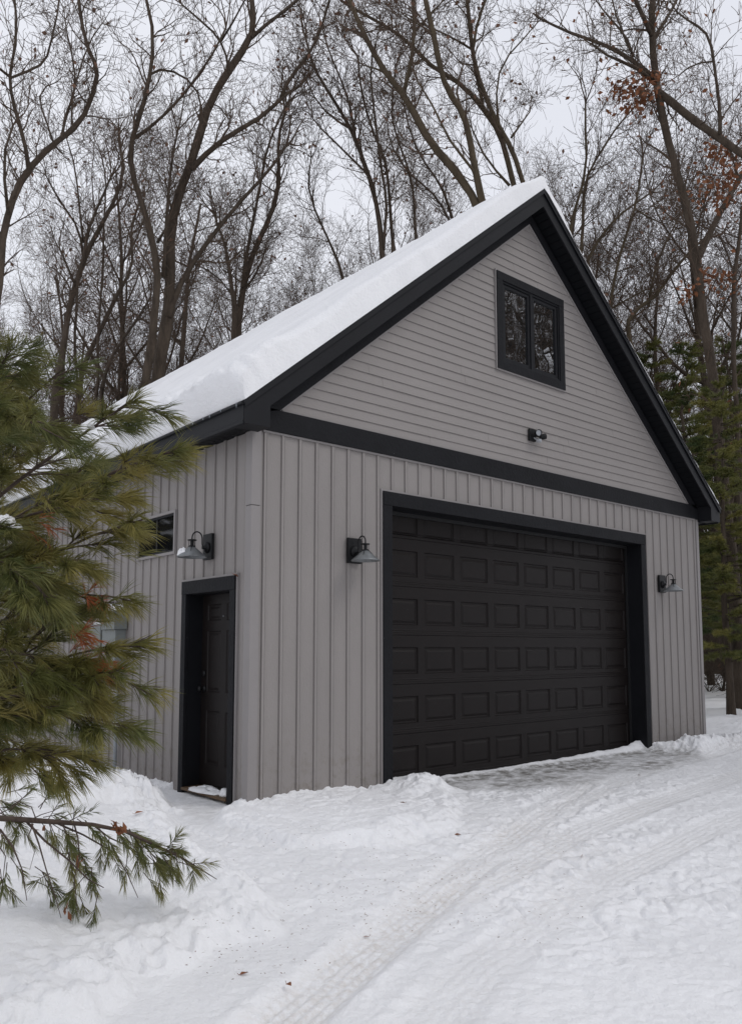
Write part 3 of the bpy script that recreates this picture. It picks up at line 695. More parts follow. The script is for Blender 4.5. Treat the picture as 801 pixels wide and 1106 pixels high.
# electrical box with conduit on the side wall
EB = empty('electrical_box', (0, 2.86, .3)); tag(EB, 'grey electrical meter box and disconnect with conduits on the side wall behind the pine', 'electrical box')
def ebx(mb, nm, mat, **k):
    o = mb.build(nm, M[mat], EB, **k); o.location = (0, -2.86, -.3); return o
mb = MB(); mb.box(-.17, -.014, 2.57, 2.93, 1.88, 2.08); mb.prism([(-.19, 2.08), (-.014, 2.12), (-.014, 2.08)], 2.66, 3.01, axis='y') if False else mb.box(-.18, -.012, 2.56, 2.94, 2.081, 2.095); ebx(mb, 'meter_hood', 'box', bevel=.006)
mb = MB(); mb.box(-.14, -.014, 2.60, 2.97, 1.42, 1.879); ebx(mb, 'disconnect_case', 'box', bevel=.006)
mb = MB(); mb.box(-.09, -.014, 3.15, 3.45, 1.40, 1.95); ebx(mb, 'panel_case', 'box', bevel=.006)
mb = MB(); mb.tube([(-.05, 2.72, .0), (-.05, 2.72, 1.42)], .021, 12); ebx(mb, 'conduit', 'pipe', smooth=True)
mb = MB(); mb.tube([(-.05, 3.38, .0), (-.05, 3.38, 1.40)], .038, 12); ebx(mb, 'conduit', 'pipe', smooth=True)
mb = MB(); mb.box(-.085, -.014, 2.67, 2.77, .80, .85); ebx(mb, 'pipe_strap', 'white', bevel=.003)
mb = MB(); mb.box(-.1715, -.1705, 2.86, 2.91, 1.95, 2.02); ebx(mb, 'warning_label', 'orange')
mb = MB(); mb.box(-.1725, -.172, 2.868, 2.902, 1.958, 1.985); ebx(mb, 'label_print', 'white')
sn = snow_lump('meter_snow', (-.10, 2.74, 2.095), (.08, .13), .06, 12); tag(sn, 'white snow cap on top of the grey electrical box', 'snow')
sn = snow_lump('panel_snow', (-.055, 3.3, 1.95), (.04, .14), .05, 13); tag(sn, 'snow cap on the lower grey panel behind the pine', 'snow')
mb = MB()
for (a, b) in (((.19, 2.34), (.20, 2.335)),):
    for k in range(5):
        th = k*1.2; mb.tri((-.03, .185, 2.33), (-.05-.01*k, .185-.02*math.sin(th), 2.35+.012*math.cos(th)), (-.04, .175-.008*k, 2.31))
tag(mb.build('stuck_leaf', M['leaf'], None), 'small brown dead leaf caught at the top corner of the side door trim', 'leaf')

# ------------------------------------------------------------------ bare trees
def rvec(r, s=1.): return Vector((r.gauss(0, s), r.gauss(0, s), r.gauss(0, s)))
def grow(mb, lf, r, p, d, L, rad, lev, maxlev, up=.12, dens=1., leafp=.0):
    """a wandering branch that throws side shoots"""
    n = max(2, min(7, int(L/.24)+1)); pts = [p.copy()]; rads = [rad]; step = L/n; q = p.copy(); d = d.normalized(); kids = []
    for k in range(n):
        d = (d+rvec(r, .19 if lev < 2 else .25)+Vector((0, 0, up*.6))).normalized(); q = q+d*step
        pts.append(q.copy()); rads.append(max(.0045, rad*(1-.75*(k+1)/n)))
        kids.append((q.copy(), d.copy(), rads[-1]))
    mb.tube(pts, rads, 3 if rad < .03 else 5, cap=False)
    if lev >= maxlev:
        if lf is not None and r.random() < leafp: leafy(lf, r, q, 1)
        return
    cnt = max(2, int(round(dens*(L*(3., 4.6, 6.5, 6.)[min(lev, 3)]))))
    for c in range(cnt):
        k = min(n-1, int((.18+.82*(c+r.random())/cnt)*n)); q, dd, rr = kids[k]
        side = dd.cross(rvec(r)).normalized(); ang = r.uniform(.45, .95)
        nd_ = (dd*math.cos(ang)+side*math.sin(ang)).normalized()
        grow(mb, lf, r, q, nd_, L*r.uniform(.36, .68), max(.0055, rr*r.uniform(.5, .75)), lev+1, maxlev, up, dens, leafp)
def leafy(mb, r, q, k):
    for _ in range(k):
        c = q+rvec(r, .05); a = rvec(r).normalized()*.075; b = a.cross(rvec(r)).normalized()*.045
        mb.quad(c-a, c+b, c+a, c-b+Vector((0, 0, .01)))
def limb(mb, lf, r, pts, w0, w1, dens, Ls, maxlev=3, leafp=.03, sides=8, skip=0.):
    # subdivide with slight kinks
    dens *= 1.75; P = []; n = len(pts)
    for i in range(n-1):
        a, b = pts[i], pts[i+1]; m = max(1, int((b-a).length/.45))
        for k in range(m):
            t = k/m; q = a.lerp(b, t)
            if k: q = q+rvec(r, .045)
            P.append(q)
    P.append(pts[-1])
    # light smoothing
    for _ in range(1):
        P = [P[0]]+[P[i]*.5+(P[i-1]+P[i+1])*.25 for i in range(1, len(P)-1)]+[P[-1]]
    m = len(P)-1; rads = [w0+(w1-w0)*(i/m)**.85 for i in range(m+1)]
    mb.tube(P, [x*(1+r.uniform(-.09, .09)) for x in rads], sides, cap=True)
    tot = 0.
    for i in range(1, m+1):
        d = (P[i]-P[i-1]); L = d.length; tot += L; d.normalize()
        if i/m < skip: continue
        for _ in range(int(L*dens+r.random())):
            q = P[i-1].lerp(P[i], r.random()); side = d.cross(rvec(r)).normalized(); ang = r.uniform(.5, 1.1)
            nd_ = (d*math.cos(ang)+side*math.sin(ang)+Vector((0, 0, .15))).normalized()
            grow(mb, lf, r, q, nd_, Ls*r.uniform(.5, 1.25), min(rads[i]*.55, r.uniform(.014, .036)), 1, maxlev, .12, 1., leafp)
    # the tip carries on as fine growth
    for _ in range(3):
        grow(mb, lf, r, P[-1], (d+rvec(r, .35)).normalized(), Ls*r.uniform(.8, 1.3), w1*.9, 1, maxlev, .12, 1., leafp)
def traced_tree(name, label, depth, stems, mat='bark', dens=2.0, Ls=1.5, seed=1, leafp=.03, extra_leaf=(), skip0=.25, group=None, cat='tree', leafmat='leaf_pale'):
    """stems: list of (pixel polyline, start width px, end width px, depth offset at the tip)"""
    r = random.Random(seed); f = depth/FPX
    base = at(stems[0][0][0][0], 690, depth); gzv = gz(base.x, base.y)
    root = empty(name, (base.x, base.y, gzv-.05)); tag(root, label, cat, group)
    tr = MB(); tw = MB(); lf = MB()
    for k, (pl, a, b, off, *rest) in enumerate(stems):
        o0 = rest[0] if rest else 0.
        pts = [at(x, y, depth+o0+(off-o0)*i/(len(pl)-1)) for i, (x, y) in enumerate(pl)]
        fromground = (k == 0) or (len(rest) > 1)
        if fromground:
            p0 = pts[0]; bz = gz(p0.x, p0.y)-.1
            dd = (pts[0]-pts[1]); 
            foot = Vector((p0.x+dd.x*.25*min(3, (p0.z-bz)/max(.5, -dd.z)), p0.y+dd.y*.25*min(3, (p0.z-bz)/max(.5, -dd.z)), bz))
            seg = [foot, foot.lerp(p0, .08), foot.lerp(p0, .5)+rvec(r, .05)]
            w = a*f/2
            tr.tube(seg+[p0, pts[1]*.02+p0*.98], [w*1.9, w*1.35, w*1.12, w, w], 12, cap=False)
        limb(MBsplit(tr, tw), lf, r, pts, a*f/2, b*f/2, dens, Ls, 3, leafp, 10 if a > 6 else 7, skip0 if fromground else 0.)
    for (x, y, n, sp) in extra_leaf:
        c = at(x, y, depth)
        for _ in range(n*2): leafy(lf, r, c+Vector((r.gauss(0, sp*f), r.gauss(0, sp*f), r.gauss(0, sp*f*.7))), 1)
        for _ in range(n//6):
            q = c+rvec(r, sp*f*.6); tw.tube([c+rvec(r, .1), q], [.01, .004], 3, cap=False)
    loc = Vector(root.location)
    for mb_, nm, mt, sm in ((tr, 'trunk', mat, True), (tw, 'twigs', 'twig', False), (lf, 'dead_leaves', leafmat, False)):
        if mb_.f:
            o = mb_.build(nm, M[mt], root, smooth=sm); o.location = -loc
    return root
class MBsplit:
    """thick tubes go to the trunk mesh, thin ones to the twig mesh"""
    def __init__(s, a, b): s.a = a; s.b = b
    def tube(s, pts, rad, n=8, cap=False):
        r0 = rad[0] if hasattr(rad, '__len__') else rad
        (s.a if n >= 6 else s.b).tube(pts, rad, n, cap)

traced_tree('bare_tree', 'tall bare tree at the left edge leaning right above the pine', 19, [
    ([(-14, 420), (-6, 330), (8, 235), (20, 195), (34, 180), (50, 160), (66, 149), (78, 142), (93, 125), (101, 100), (107, 76), (104, 70), (96, 58), (88, 30), (84, -30)], 11, 3, 1.5),
    ([(31, 183), (29, 160), (22, 138), (15, 114), (11, 98), (10, 82), (12, 66), (18, 52), (19, 20), (14, -20)], 5, 2, -1.5),
    ([(11, 84), (30, 78), (45, 68), (53, 66), (53, 40), (64, 20), (66, -20)], 3, 1.4, -1),
    ([(10, 82), (-4, 70), (-20, 60)], 3, 1.5, -1),
    ([(66, 149), (70, 130), (74, 113), (81, 104), (82, 80), (78, 55), (70, 20)], 3, 1.5, 1),
    ([(79, 140), (77, 125), (76, 110), (82, 90), (90, 60), (98, 40), (110, 25)], 2.5, 1.2, 1),
    ([(57, 152), (51, 135), (47, 118), (37, 104), (50, 90), (62, 88)], 2.5, 1, -.5),
    ([(93, 125), (100, 123), (112, 130), (118, 128)], 2, 1, 0),
    ([(9, 232), (4, 190), (2, 160), (14, 135)], 4, 2, -1)], seed=3, dens=2.0, Ls=1.1)
traced_tree('bare_tree', 'big bare double trunk tree spreading above the left end of the roof', 21, [
    ([(166, 440), (172, 405), (179, 360), (184, 310), (184, 262), (185, 232), (194, 205), (206, 180), (215, 148), (222, 118), (234, 96), (248, 74), (262, 54), (275, 36), (274, 18), (271, -20)], 15, 5.5, 1),
    ([(152, 440), (158, 405), (166, 360), (170, 320), (168, 275), (160, 240), (152, 215), (144, 195), (140, 172), (140, 152), (150, 128), (158, 104), (161, 84), (165, 62), (168, 30), (156, -10)], 10, 3, -1.5, -.5, 'ground'),
    ([(182, 342), (187, 326), (194, 305), (208, 284), (228, 256), (245, 234), (262, 214), (280, 196), (296, 178), (309, 157)], 7.5, 3, 1.5),
    ([(207, 182), (222, 166), (240, 150), (260, 138), (282, 128), (296, 114), (308, 100), (324, 92)], 7, 3, 2),
    ([(303, 105), (309, 88), (322, 72), (334, 58), (343, 42), (350, 22), (358, -10)], 4.5, 2.5, 2.5, 1.6),
    ([(272, 40), (286, 26), (300, 17), (318, 3), (335, -14)], 4.5, 3, 1.5, .8),
    ([(247, 76), (246, 60), (238, 44), (232, 34), (216, 22), (196, 4)], 3, 1.8, -.5),
    ([(238, 45), (252, 24), (264, 0)], 2.6, 1.5, -1),
    ([(141, 152), (160, 140), (180, 122), (196, 105), (210, 86), (232, 58), (244, 30)], 3.6, 1.8, -2, -1),
    ([(162, 80), (172, 72), (186, 76), (204, 84), (216, 98), (218, 118)], 2.6, 1.8, -1, -1),
    ([(176, 300), (178, 250), (182, 200), (186, 165), (192, 140)], 4, 2, -1),
    ([(170, 262), (180, 245), (182, 240)], 3.5, 1.5, 0)], seed=5, dens=1.9, Ls=1.25, mat='bark_dark')
traced_tree('bare_tree', 'bare tree with a low fork rising just behind the snowy roof slope', 25, [
    ([(254, 380), (257, 345), (262, 310), (273, 275), (286, 245), (298, 222), (302, 196), (300, 160), (308, 120)], 9, 3, 1),
    ([(252, 380), (254, 330), (249, 295), (243, 260), (234, 240)], 7, 2.4, -1, -.2, 'ground'),
    ([(262, 310), (268, 268), (276, 222), (284, 185), (292, 150), (300, 128), (310, 112)], 4.5, 2, 1.5),
    ([(256, 330), (240, 300), (222, 290), (210, 285)], 2.4, 1.2, 0),
    ([(262, 316), (278, 296), (288, 262)], 3, 1.6, 0)], seed=8, dens=2.5, Ls=1.2)
traced_tree('bare_tree', 'bare tree with a forked crown left of the double trunk tree', 23, [
    ([(60, 420), (66, 385), (72, 350), (80, 312), (88, 286), (98, 262), (110, 243), (122, 220), (131, 200), (136, 180), (130, 160)], 8.5, 3, 1),
    ([(90, 284), (92, 262), (96, 245), (104, 225), (114, 206), (120, 190)], 4, 2, -1),
    ([(90, 278), (84, 240), (68, 225), (58, 205), (50, 190)], 3, 1.5, -1),
    ([(80, 305), (72, 285), (64, 268)], 3, 1.5, 0),
    ([(84, 300), (84, 340), (80, 380), (84, 430)], 3, 3, 1),
    ([(90, 262), (86, 230), (84, 200), (80, 170), (72, 150)], 2.6, 1.2, 0)], seed=9, dens=2.6, Ls=1.2)
traced_tree('bare_tree', 'bare trunk curving low to the left between the forked trees', 26, [
    ([(84, 440), (92, 385), (106, 365), (116, 340), (125, 318), (140, 298), (145, 282), (140, 250), (150, 220)], 6.5, 2, 1),
    ([(110, 420), (120, 385), (132, 365), (150, 345), (162, 322)], 4.5, 2, -1, 0, 'ground'),
    ([(104, 430), (106, 370), (108, 320), (112, 260), (114, 200), (110, 170)], 3.4, 1.4, 0, 0, 'ground')], seed=12, dens=2.6, Ls=1.2)
traced_tree('bare_tree', 'cluster of bare trunks leaning left behind the roof ridge, widest of them', 20, [
    ([(522, 240), (511, 208), (492, 183), (471, 163), (458, 145), (448, 122), (436, 101), (424, 88), (414, 76), (404, 58), (394, 38), (382, 14), (372, -15)], 9.5, 5, 1),
    ([(526, 240), (518, 208), (512, 180), (508, 152), (502, 126), (498, 117), (486, 103), (478, 88), (474, 66), (468, 36), (462, 12), (455, -20)], 8, 5, -.5, 0, 'ground'),
    ([(436, 101), (440, 82), (445, 62), (449, 32), (446, 2), (444, -20)], 4.5, 3.5, 1.2, .6),
    ([(449, 32), (462, 18), (474, 6), (485, -8)], 2.6, 1.5, 1),
    ([(517, 200), (512, 180), (498, 170), (486, 152), (478, 138), (468, 112), (450, 86)], 3.4, 1.6, -1),
    ([(414, 77), (402, 72), (392, 70)], 2.4, 1.2, 0),
    ([(468, 36), (452, 26), (436, 16)], 2.2, 1.2, 0)], seed=15, dens=1.9, Ls=1.2, mat='bark_moss')
traced_tree('bare_tree', 'long limbed bare tree whose branch sweeps far left above the ridge', 22, [
    ([(562, 240), (554, 200), (548, 172), (543, 152), (536, 137), (524, 120), (510, 102), (494, 86), (478, 79), (466, 72), (455, 60), (444, 48), (432, 38), (418, 28), (398, 18), (380, 8)], 7, 3, 1),
    ([(572, 225), (564, 194), (557, 172), (549, 152), (540, 140), (530, 120), (525, 105), (516, 84), (511, 64), (508, 40), (506, 15), (502, -20)], 5.5, 4, -.5, 0, 'ground'),
    ([(522, 118), (518, 96), (513, 76), (508, 52), (514, 30), (520, 8), (528, -10)], 4, 2.5, -1),
    ([(508, 52), (496, 44), (480, 36), (462, 28), (452, 24)], 2.4, 1.5, 0),
    ([(424, 32), (422, 18)], 2, 1.5, 0),
    ([(552, 148), (562, 134), (572, 120)], 2.4, 1.4, 1),
    ([(540, 140), (536, 104), (536, 76), (548, 58), (566, 42), (580, 24)], 2.6, 1.4, 1),
    ([(550, 200), (536, 184), (520, 168), (510, 140)], 3.2, 1.6, 0)], seed=16, dens=2.0, Ls=1.2, mat='bark_moss')
traced_tree('bare_tree', 'bare tree of many thin limbs fanning up left over the middle of the roof', 24, [
    ([(414, 290), (410, 240), (402, 198), (394, 178), (386, 156), (380, 140), (368, 120), (354, 98), (342, 80), (334, 62), (330, 40)], 6.5, 2.5, 1),
    ([(414, 270), (416, 205), (410, 170), (406, 140), (403, 105), (398, 80), (402, 60)], 3.6, 2, -1),
    ([(424, 260), (420, 200), (417, 175), (412, 160), (402, 145), (396, 120), (388, 84), (386, 60)], 4, 2, 0, 0, 'ground'),
    ([(380, 140), (366, 132), (350, 120), (340, 108), (330, 85)], 2.6, 1.4, 0),
    ([(384, 150), (376, 105), (362, 70), (352, 50), (348, 30)], 3, 1.6, 1),
    ([(448, 290), (448, 205), (440, 175), (428, 150), (420, 125), (424, 100), (428, 70)], 4, 1.8, 1, 1, 'ground'),
    ([(399, 190), (380, 172), (360, 150), (344, 138), (338, 128)], 2.6, 1.3, 0)], seed=17, dens=2.4, Ls=1.3, leafp=.05)
traced_tree('bare_tree', 'pair of bare curving stems left of the ridge, thinner than their neighbours', 27, [
    ([(494, 260), (480, 205), (460, 178), (448, 160), (440, 135), (436, 112)], 3.6, 1.6, 0),
    ([(500, 270), (470, 210), (454, 195), (440, 190), (424, 162), (418, 130)], 3, 1.4, 0, 0, 'ground'),
    ([(370, 300), (352, 250), (338, 225), (330, 200), (336, 170)], 3.5, 1.4, 0, 0, 'ground')], seed=18, dens=3.0, Ls=1.3)
traced_tree('bare_tree', 'bare tree with arching branches behind the right roof edge', 24, [
    ([(690, 420), (679, 362), (672, 346), (690, 330), (706, 324), (716, 308), (724, 296), (734, 284), (746, 270)], 6, 2.5, -1),
    ([(640, 330), (631, 280), (644, 262), (660, 240), (672, 228), (686, 220), (702, 208)], 5.5, 2, 1, 0, 'ground'),
    ([(660, 360), (658, 325), (664, 300), (668, 275), (678, 248), (686, 226), (690, 200), (694, 170)], 4.5, 2, 0, 0, 'ground'),
    ([(700, 330), (703, 305), (710, 280), (720, 258), (730, 240)], 3.5, 1.6, 1),
    ([(662, 332), (680, 322), (696, 312), (712, 306)], 2.5, 1.4, 1),
    ([(686, 226), (698, 234), (712, 240)], 2, 1.2, 0),
    ([(618, 300), (614, 250), (622, 218), (630, 200), (636, 170), (630, 140), (632, 110)], 5, 2, 0, 0, 'ground'),
    ([(626, 300), (627, 260), (628, 225), (632, 190), (652, 160), (662, 140), (690, 110)], 4, 1.8, 1, 0, 'ground')], seed=21, dens=2.3, Ls=1.3, mat='bark_moss')
traced_tree('bare_oak', 'largest bare oak right of the roof holding orange brown dead leaves', 19, [
    ([(799, 690), (790, 620), (781, 520), (775, 450), (768, 392), (760, 352), (755, 305), (751, 276), (746, 240), (738, 212), (728, 176), (720, 150), (715, 122), (708, 92), (705, 58), (703, 30), (704, 0), (706, -20)], 15, 6.5, 0),
    ([(750, 284), (757, 270), (768, 248), (778, 228), (790, 206), (804, 182), (818, 160)], 8, 5, 2),
    ([(712, 100), (724, 108), (737, 121), (752, 132), (768, 143), (782, 152), (796, 163), (815, 176)], 7.5, 7, -1),
    ([(777, 145), (778, 128), (776, 110), (774, 90), (770, 68), (769, 48), (763, 34), (754, 28), (742, 22), (730, 12)], 4, 1.8, -1.4, -.8),
    ([(769, 66), (756, 66), (742, 72), (734, 80)], 2, 1.2, -1.4, -1.2),
    ([(708, 90), (698, 78), (686, 66), (668, 56), (650, 46), (632, 41), (614, 35), (598, 27), (580, 18)], 5.5, 2.4, 2),
    ([(704, 86), (692, 74), (672, 66), (652, 60), (640, 48)], 4, 1.8, -1),
    ([(704, 40), (696, 20), (686, 2), (680, -15)], 5, 4, -1),
    ([(706, 40), (716, 26), (726, 10), (734, -8)], 4, 3, 1),
    ([(684, 60), (672, 40), (664, 20), (660, -8)], 2.6, 1.5, 2),
    ([(682, 56), (668, 30), (650, 10), (640, -5)], 2.8, 1.5, 1.5),
    ([(720, 146), (706, 120), (700, 100)], 2.2, 1.3, 0)], seed=25, dens=1.8, Ls=1.1, mat='bark_dark', leafp=.06, skip0=.42, leafmat='leaf',
    extra_leaf=[(686, 104, 70, 13), (668, 96, 26, 9), (778, 205, 80, 15), (786, 175, 40, 10), (775, 160, 20, 7), (742, 315, 22, 6), (768, 300, 30, 9), (698, 100, 40, 10)])
traced_tree('bare_tree', 'slim dark bare trunk at the right edge beside the large oak', 23, [
    ([(806, 690), (800, 560), (796, 440), (791, 380), (792, 330), (795, 280), (800, 240), (808, 200)], 7, 4, 0),
    ([(792, 360), (776, 338), (764, 318), (752, 312)], 2.4, 1.2, 0),
    ([(794, 300), (784, 270), (776, 248), (764, 240)], 2.2, 1.1, 0)], seed=27, dens=1.6, Ls=1.2, extra_leaf=[(790, 310, 24, 9)], leafmat='leaf')

# random woodland trees (shared meshes)
def proto(seed, hgt, lean=.06, mat='bark'):
    r = random.Random(seed); tr = MB(); tw = MB(); lf = MB(); P = [Vector((0, 0, 0))]; d = Vector((r.gauss(0, lean), r.gauss(0, lean), 1)).normalized()
    n = 14; fork = r.uniform(.30, .5); r0 = hgt*.0085+.02
    for k in range(n):
        d = (d+Vector((r.gauss(0, .06), r.gauss(0, .06), .10))).normalized(); P.append(P[-1]+d*hgt*.85/n)
    rads = [r0*(1.5 if k == 0 else 1)*(1-.8*k/n) for k in range(n+1)]
    tr.tube(P, rads, 8, cap=False); spl = MBsplit(tr, tw)
    for k in range(3, n+1):
        for _ in range(1 if k < 6 else 2):
            if k < 6 and r.random() < .45: continue
            a = r.uniform(0, 2*PI); el = r.uniform(.45, 1.1)
            dd = Vector((math.cos(a)*math.cos(el), math.sin(a)*math.cos(el), math.sin(el)))
            L = hgt*r.uniform(.14, .30)*(1.1-.5*k/n)
            q = P[k-1].lerp(P[k], r.random()); pts = [q]; w = rads[k]*r.uniform(.45, .7)
            for j in range(5):
                dd = (dd+rvec(r, .13)+Vector((0, 0, .10))).normalized(); pts.append(pts[-1]+dd*L/5)
            limb(spl, lf, r, pts, w, w*.35, .95, 1.5, 3, .02, 6)
    return tr, tw, lf
PR = []
for i in range(6):
    tr, tw, lf = proto(100+i, (20, 23, 17, 22, 19, 25)[i], .09)
    PR.append([(tr, 'trunk', 'bark' if i % 2 else 'bark_moss'), (tw, 'twigs', 'twig'), (lf, 'dead_leaves', 'leaf_pale')])
built = {}
def place_proto(i, x, y, rz, s, label, group):
    if i not in built:
        root = empty('woodland_tree'); 
        for mb_, nm, mt in PR[i]: mb_.build(nm, M[mt], root, smooth=(nm == 'trunk'))
        built[i] = root; o = root
    else: o = copy_tree(built[i])
    o.location = (x, y, gz(x, y)-.1); o.rotation_euler = (0, 0, rz); o.scale = (s, s, s)
    tag(o, label, 'tree', group); return o
RW = random.Random(77); placed = []
def bearing(px, d): 
    q = at(px, 690, d); return q.x, q.y
cnt = 0
for (d0, d1, n) in ((27, 34, 14), (34, 44, 24), (44, 60, 30)):
    for k in range(n):
        px = -90+(980*(k+RW.uniform(.1, .9))/n); d = RW.uniform(d0, d1); x, y = bearing(px, d)
        if -2 < x < 10 and -1 < y < 14: continue
        s = RW.uniform(.62, 1.1)
        lab, grp = (('thin bare woodland tree in the nearer rows behind the garage', 'nearer woodland trees') if d0 < 34 else ('thin bare woodland tree far back beyond the garage', 'far woodland trees'))
        place_proto(RW.randrange(6), x, y, RW.uniform(0, 6.28), s, lab, grp); cnt += 1
for (px, d, i, s_, rz) in ((592, 30, 1, .95, 1.), (640, 28, 3, .85, 2.5), (560, 38, 4, 1.0, .4), (660, 36, 5, .9, 4.), (330, 31, 3, .85, 5.), (120, 33, 1, .8, 3.)):
    x, y = bearing(px, d); place_proto(i, x, y, rz, s_, 'thin bare woodland tree in the nearer rows behind the garage', 'nearer woodland trees')
# trees behind the viewer, seen only as reflections in the glass
for k, (x, y) in enumerate(((13, -10), (16, -8), (17.5, -12), (15, -14), (20, -10), (19, -15), (12, -15), (23, -13), (22, -18), (26, -15))):
    place_proto(k % 6, x, y, k*1.3, 1.0, 'bare tree across the drive, seen reflected in the gable window', 'trees across the drive')

# distant wood mass
def far_wood():
    r = random.Random(5); mb = MB()
    for k in range(1500):
        px = r.uniform(-160, 960); d = r.uniform(62, 120); x, y = bearing(px, d); z0 = gz(x, y)-.3; h = r.uniform(7, 13); w = r.uniform(.05, .14)
        t = Vector((r.gauss(0, .06), r.gauss(0, .06), 1)); p = Vector((x, y, z0)); top = p+t*h
        mb.tube([p, p.lerp(top, .5)+rvec(r, .15), top], [w, w*.7, .02], 3, cap=False)
        for _ in range(9):
            q = p.lerp(top, r.uniform(.2, .98)); dd = (rvec(r)+Vector((0, 0, .8))).normalized()*r.uniform(1.2, 3.)
            mb.tube([q, q+dd*.5+rvec(r, .1), q+dd], [.035, .02, .01], 3, cap=False)
            for _ in range(3):
                q2 = q+dd*r.uniform(.3, 1); mb.tube([q2, q2+(dd.normalized()+rvec(r, .5)).normalized()*r.uniform(.5, 1.1)], [.014, .008], 3, cap=False)
    o = mb.build('distant_woods', M['bark'], None); tag(o, 'far grey brown mass of bare woods on the horizon', 'woods', kind='stuff')
far_wood()

# ------------------------------------------------------------------ forest conifers on the right
def conifer(seed, h, spread, clear=.12, n=95):
    r = random.Random(seed); tr = MB(); fo = MB()
    P = [Vector((r.gauss(0, .05)*k/6, r.gauss(0, .05)*k/6, h*k/10)) for k in range(11)]
    tr.tube(P, [h*.011*(1.25 if k == 0 else 1)*(1-.9*k/10)+.01 for k in range(11)], 9, cap=False)
    for b in range(n):
        t = clear+(1-clear)*(b+r.random())/n; z = h*t; a = r.uniform(0, 6.28); L = spread*(1-t)**.75*r.uniform(.55, 1.15)+.25
        d = Vector((math.cos(a), math.sin(a), r.uniform(-.05, .25))); p = Vector((P[min(10, int(t*10))].x, P[min(10, int(t*10))].y, z)); pts = [p]
        for k in range(5): d = (d+rvec(r, .08)+Vector((0, 0, .03-.04*k*(1-t)))).normalized(); pts.append(pts[-1]+d*L/5)
        tr.tube(pts, [.022*(1-.85*k/5)+.003 for k in range(6)], 3, cap=False)
        for s in range(int(L*22)+5):
            k = min(4, int(r.uniform(.18, 1)*5)); q = pts[k].lerp(pts[k+1], r.random()); l2 = r.uniform(.15, .45)*(1.15-.12*k)
            sd = Vector((-d.y, d.x, 0))*r.choice((-1, 1)); e = (d*.8+sd*r.uniform(.3, 1)+Vector((0, 0, r.uniform(-.25, .25)))).normalized()
            for m in range(int(l2*26)+3):
                c = q+e*(l2*r.random()); 
                for _ in range(4):
                    n_ = (e*.9+rvec(r, .55)+Vector((0, 0, .1))).normalized()*r.uniform(.08, .15); w = n_.cross(rvec(r)).normalized()*.0095
                    fo.tri(c-w, c+w, c+n_)
    return tr, fo
cf = []
for i, (h, sp, cl, n) in enumerate(((13, 3.0, .20, 90), (10.0, 2.6, .16, 80))):
    tr, fo = conifer(300+i, h, sp, cl, n); root = empty('pine_tree'); tr.build('trunk', M['bark_dark'], root, smooth=True); fo.build('foliage', M['conifer'], root); cf.append(root)
spots = [(786, 17.6, 1, .74, 'bushy pine between the garage corner and the large oak, nearest of the pines'), (712, 27, 0, .92, 'slender forest pine nearest the right roof edge, its top thin and open'), (748, 22, 0, .78, 'bushy forest pine just behind the garage corner left of the oak trunk'),
         (800, 24, 0, .85, 'forest pine at the right edge of the picture, dense to the ground'), (735, 33, 1, 1.25, 'forest pine set back between the roof edge and the oak'),
         (782, 36, 0, 1.0, 'tall forest pine far back behind the oak'), (840, 30, 1, 1.2, 'forest pine just outside the right edge, branches reaching in'),
         (690, 40, 0, .8, 'distant forest pine showing low behind the rake board'), (770, 45, 1, 1.3, 'farthest forest pine deep in the woods on the right'), (818, 44, 0, .95, 'far forest pine low at the right edge')]
for k, (px, d, i, s, lab) in enumerate(spots):
    o = cf[i] if k < 2 else copy_tree(cf[i]); x, y = bearing(px, d)
    o.location = (x, y, gz(x, y)-.1); o.rotation_euler = (0, 0, k*1.7); o.scale = (s, s, s); tag(o, lab, 'pine tree', 'forest pines right of the garage')
for k, (x, y) in enumerate(((-4.5, 12), (-6.5, 15.5), (-9, 19), (-5.5, 19))):
    o = copy_tree(cf[k % 2]); o.location = (x, y, gz(x, y)-.1); o.rotation_euler = (0, 0, k*2.1); o.scale = (.9, .9, .9); tag(o, 'pine standing left of the garage beyond the picture, mirrored in the side window', 'pine tree', 'pines left of the garage')
# undergrowth trunks on the right
for (nm, px, py0, w, d, lean, lab) in (('sapling', 778, 716, 3.2, 27, 1.0, 'thin bent sapling on the snow right of the garage'), ('tree_trunk', 766, 716, 8.5, 31, -.3, 'short looking dark trunk standing nearest the garage corner')):
    p = onz(px, py0, .5); r = random.Random(int(px)); dd = (p-CAM).dot(FW); p = at(px, 690, d); p.z = gz(p.x, p.y)-.1
    root = empty(nm, p); tag(root, lab, 'tree'); mb = MB(); tw = MB(); pts = [Vector((0, 0, 0))]; H_ = 3.5 if nm == 'sapling' else 9
    for k in range(7): pts.append(pts[-1]+Vector((RT.x*lean*.16*(1 if k < 4 else -.6)*H_/8+r.gauss(0, .04), RT.y*lean*.16*(1 if k < 4 else -.6)*H_/8, H_/7)))
    limb(MBsplit(mb, tw), None, r, pts, w*d/FPX/2, w*d/FPX/5, 1.6, 1.0, 3, 0, 8)
    mb.build('trunk', M['bark_dark'], root, smooth=True); tw.build('twigs', M['bark'], root)
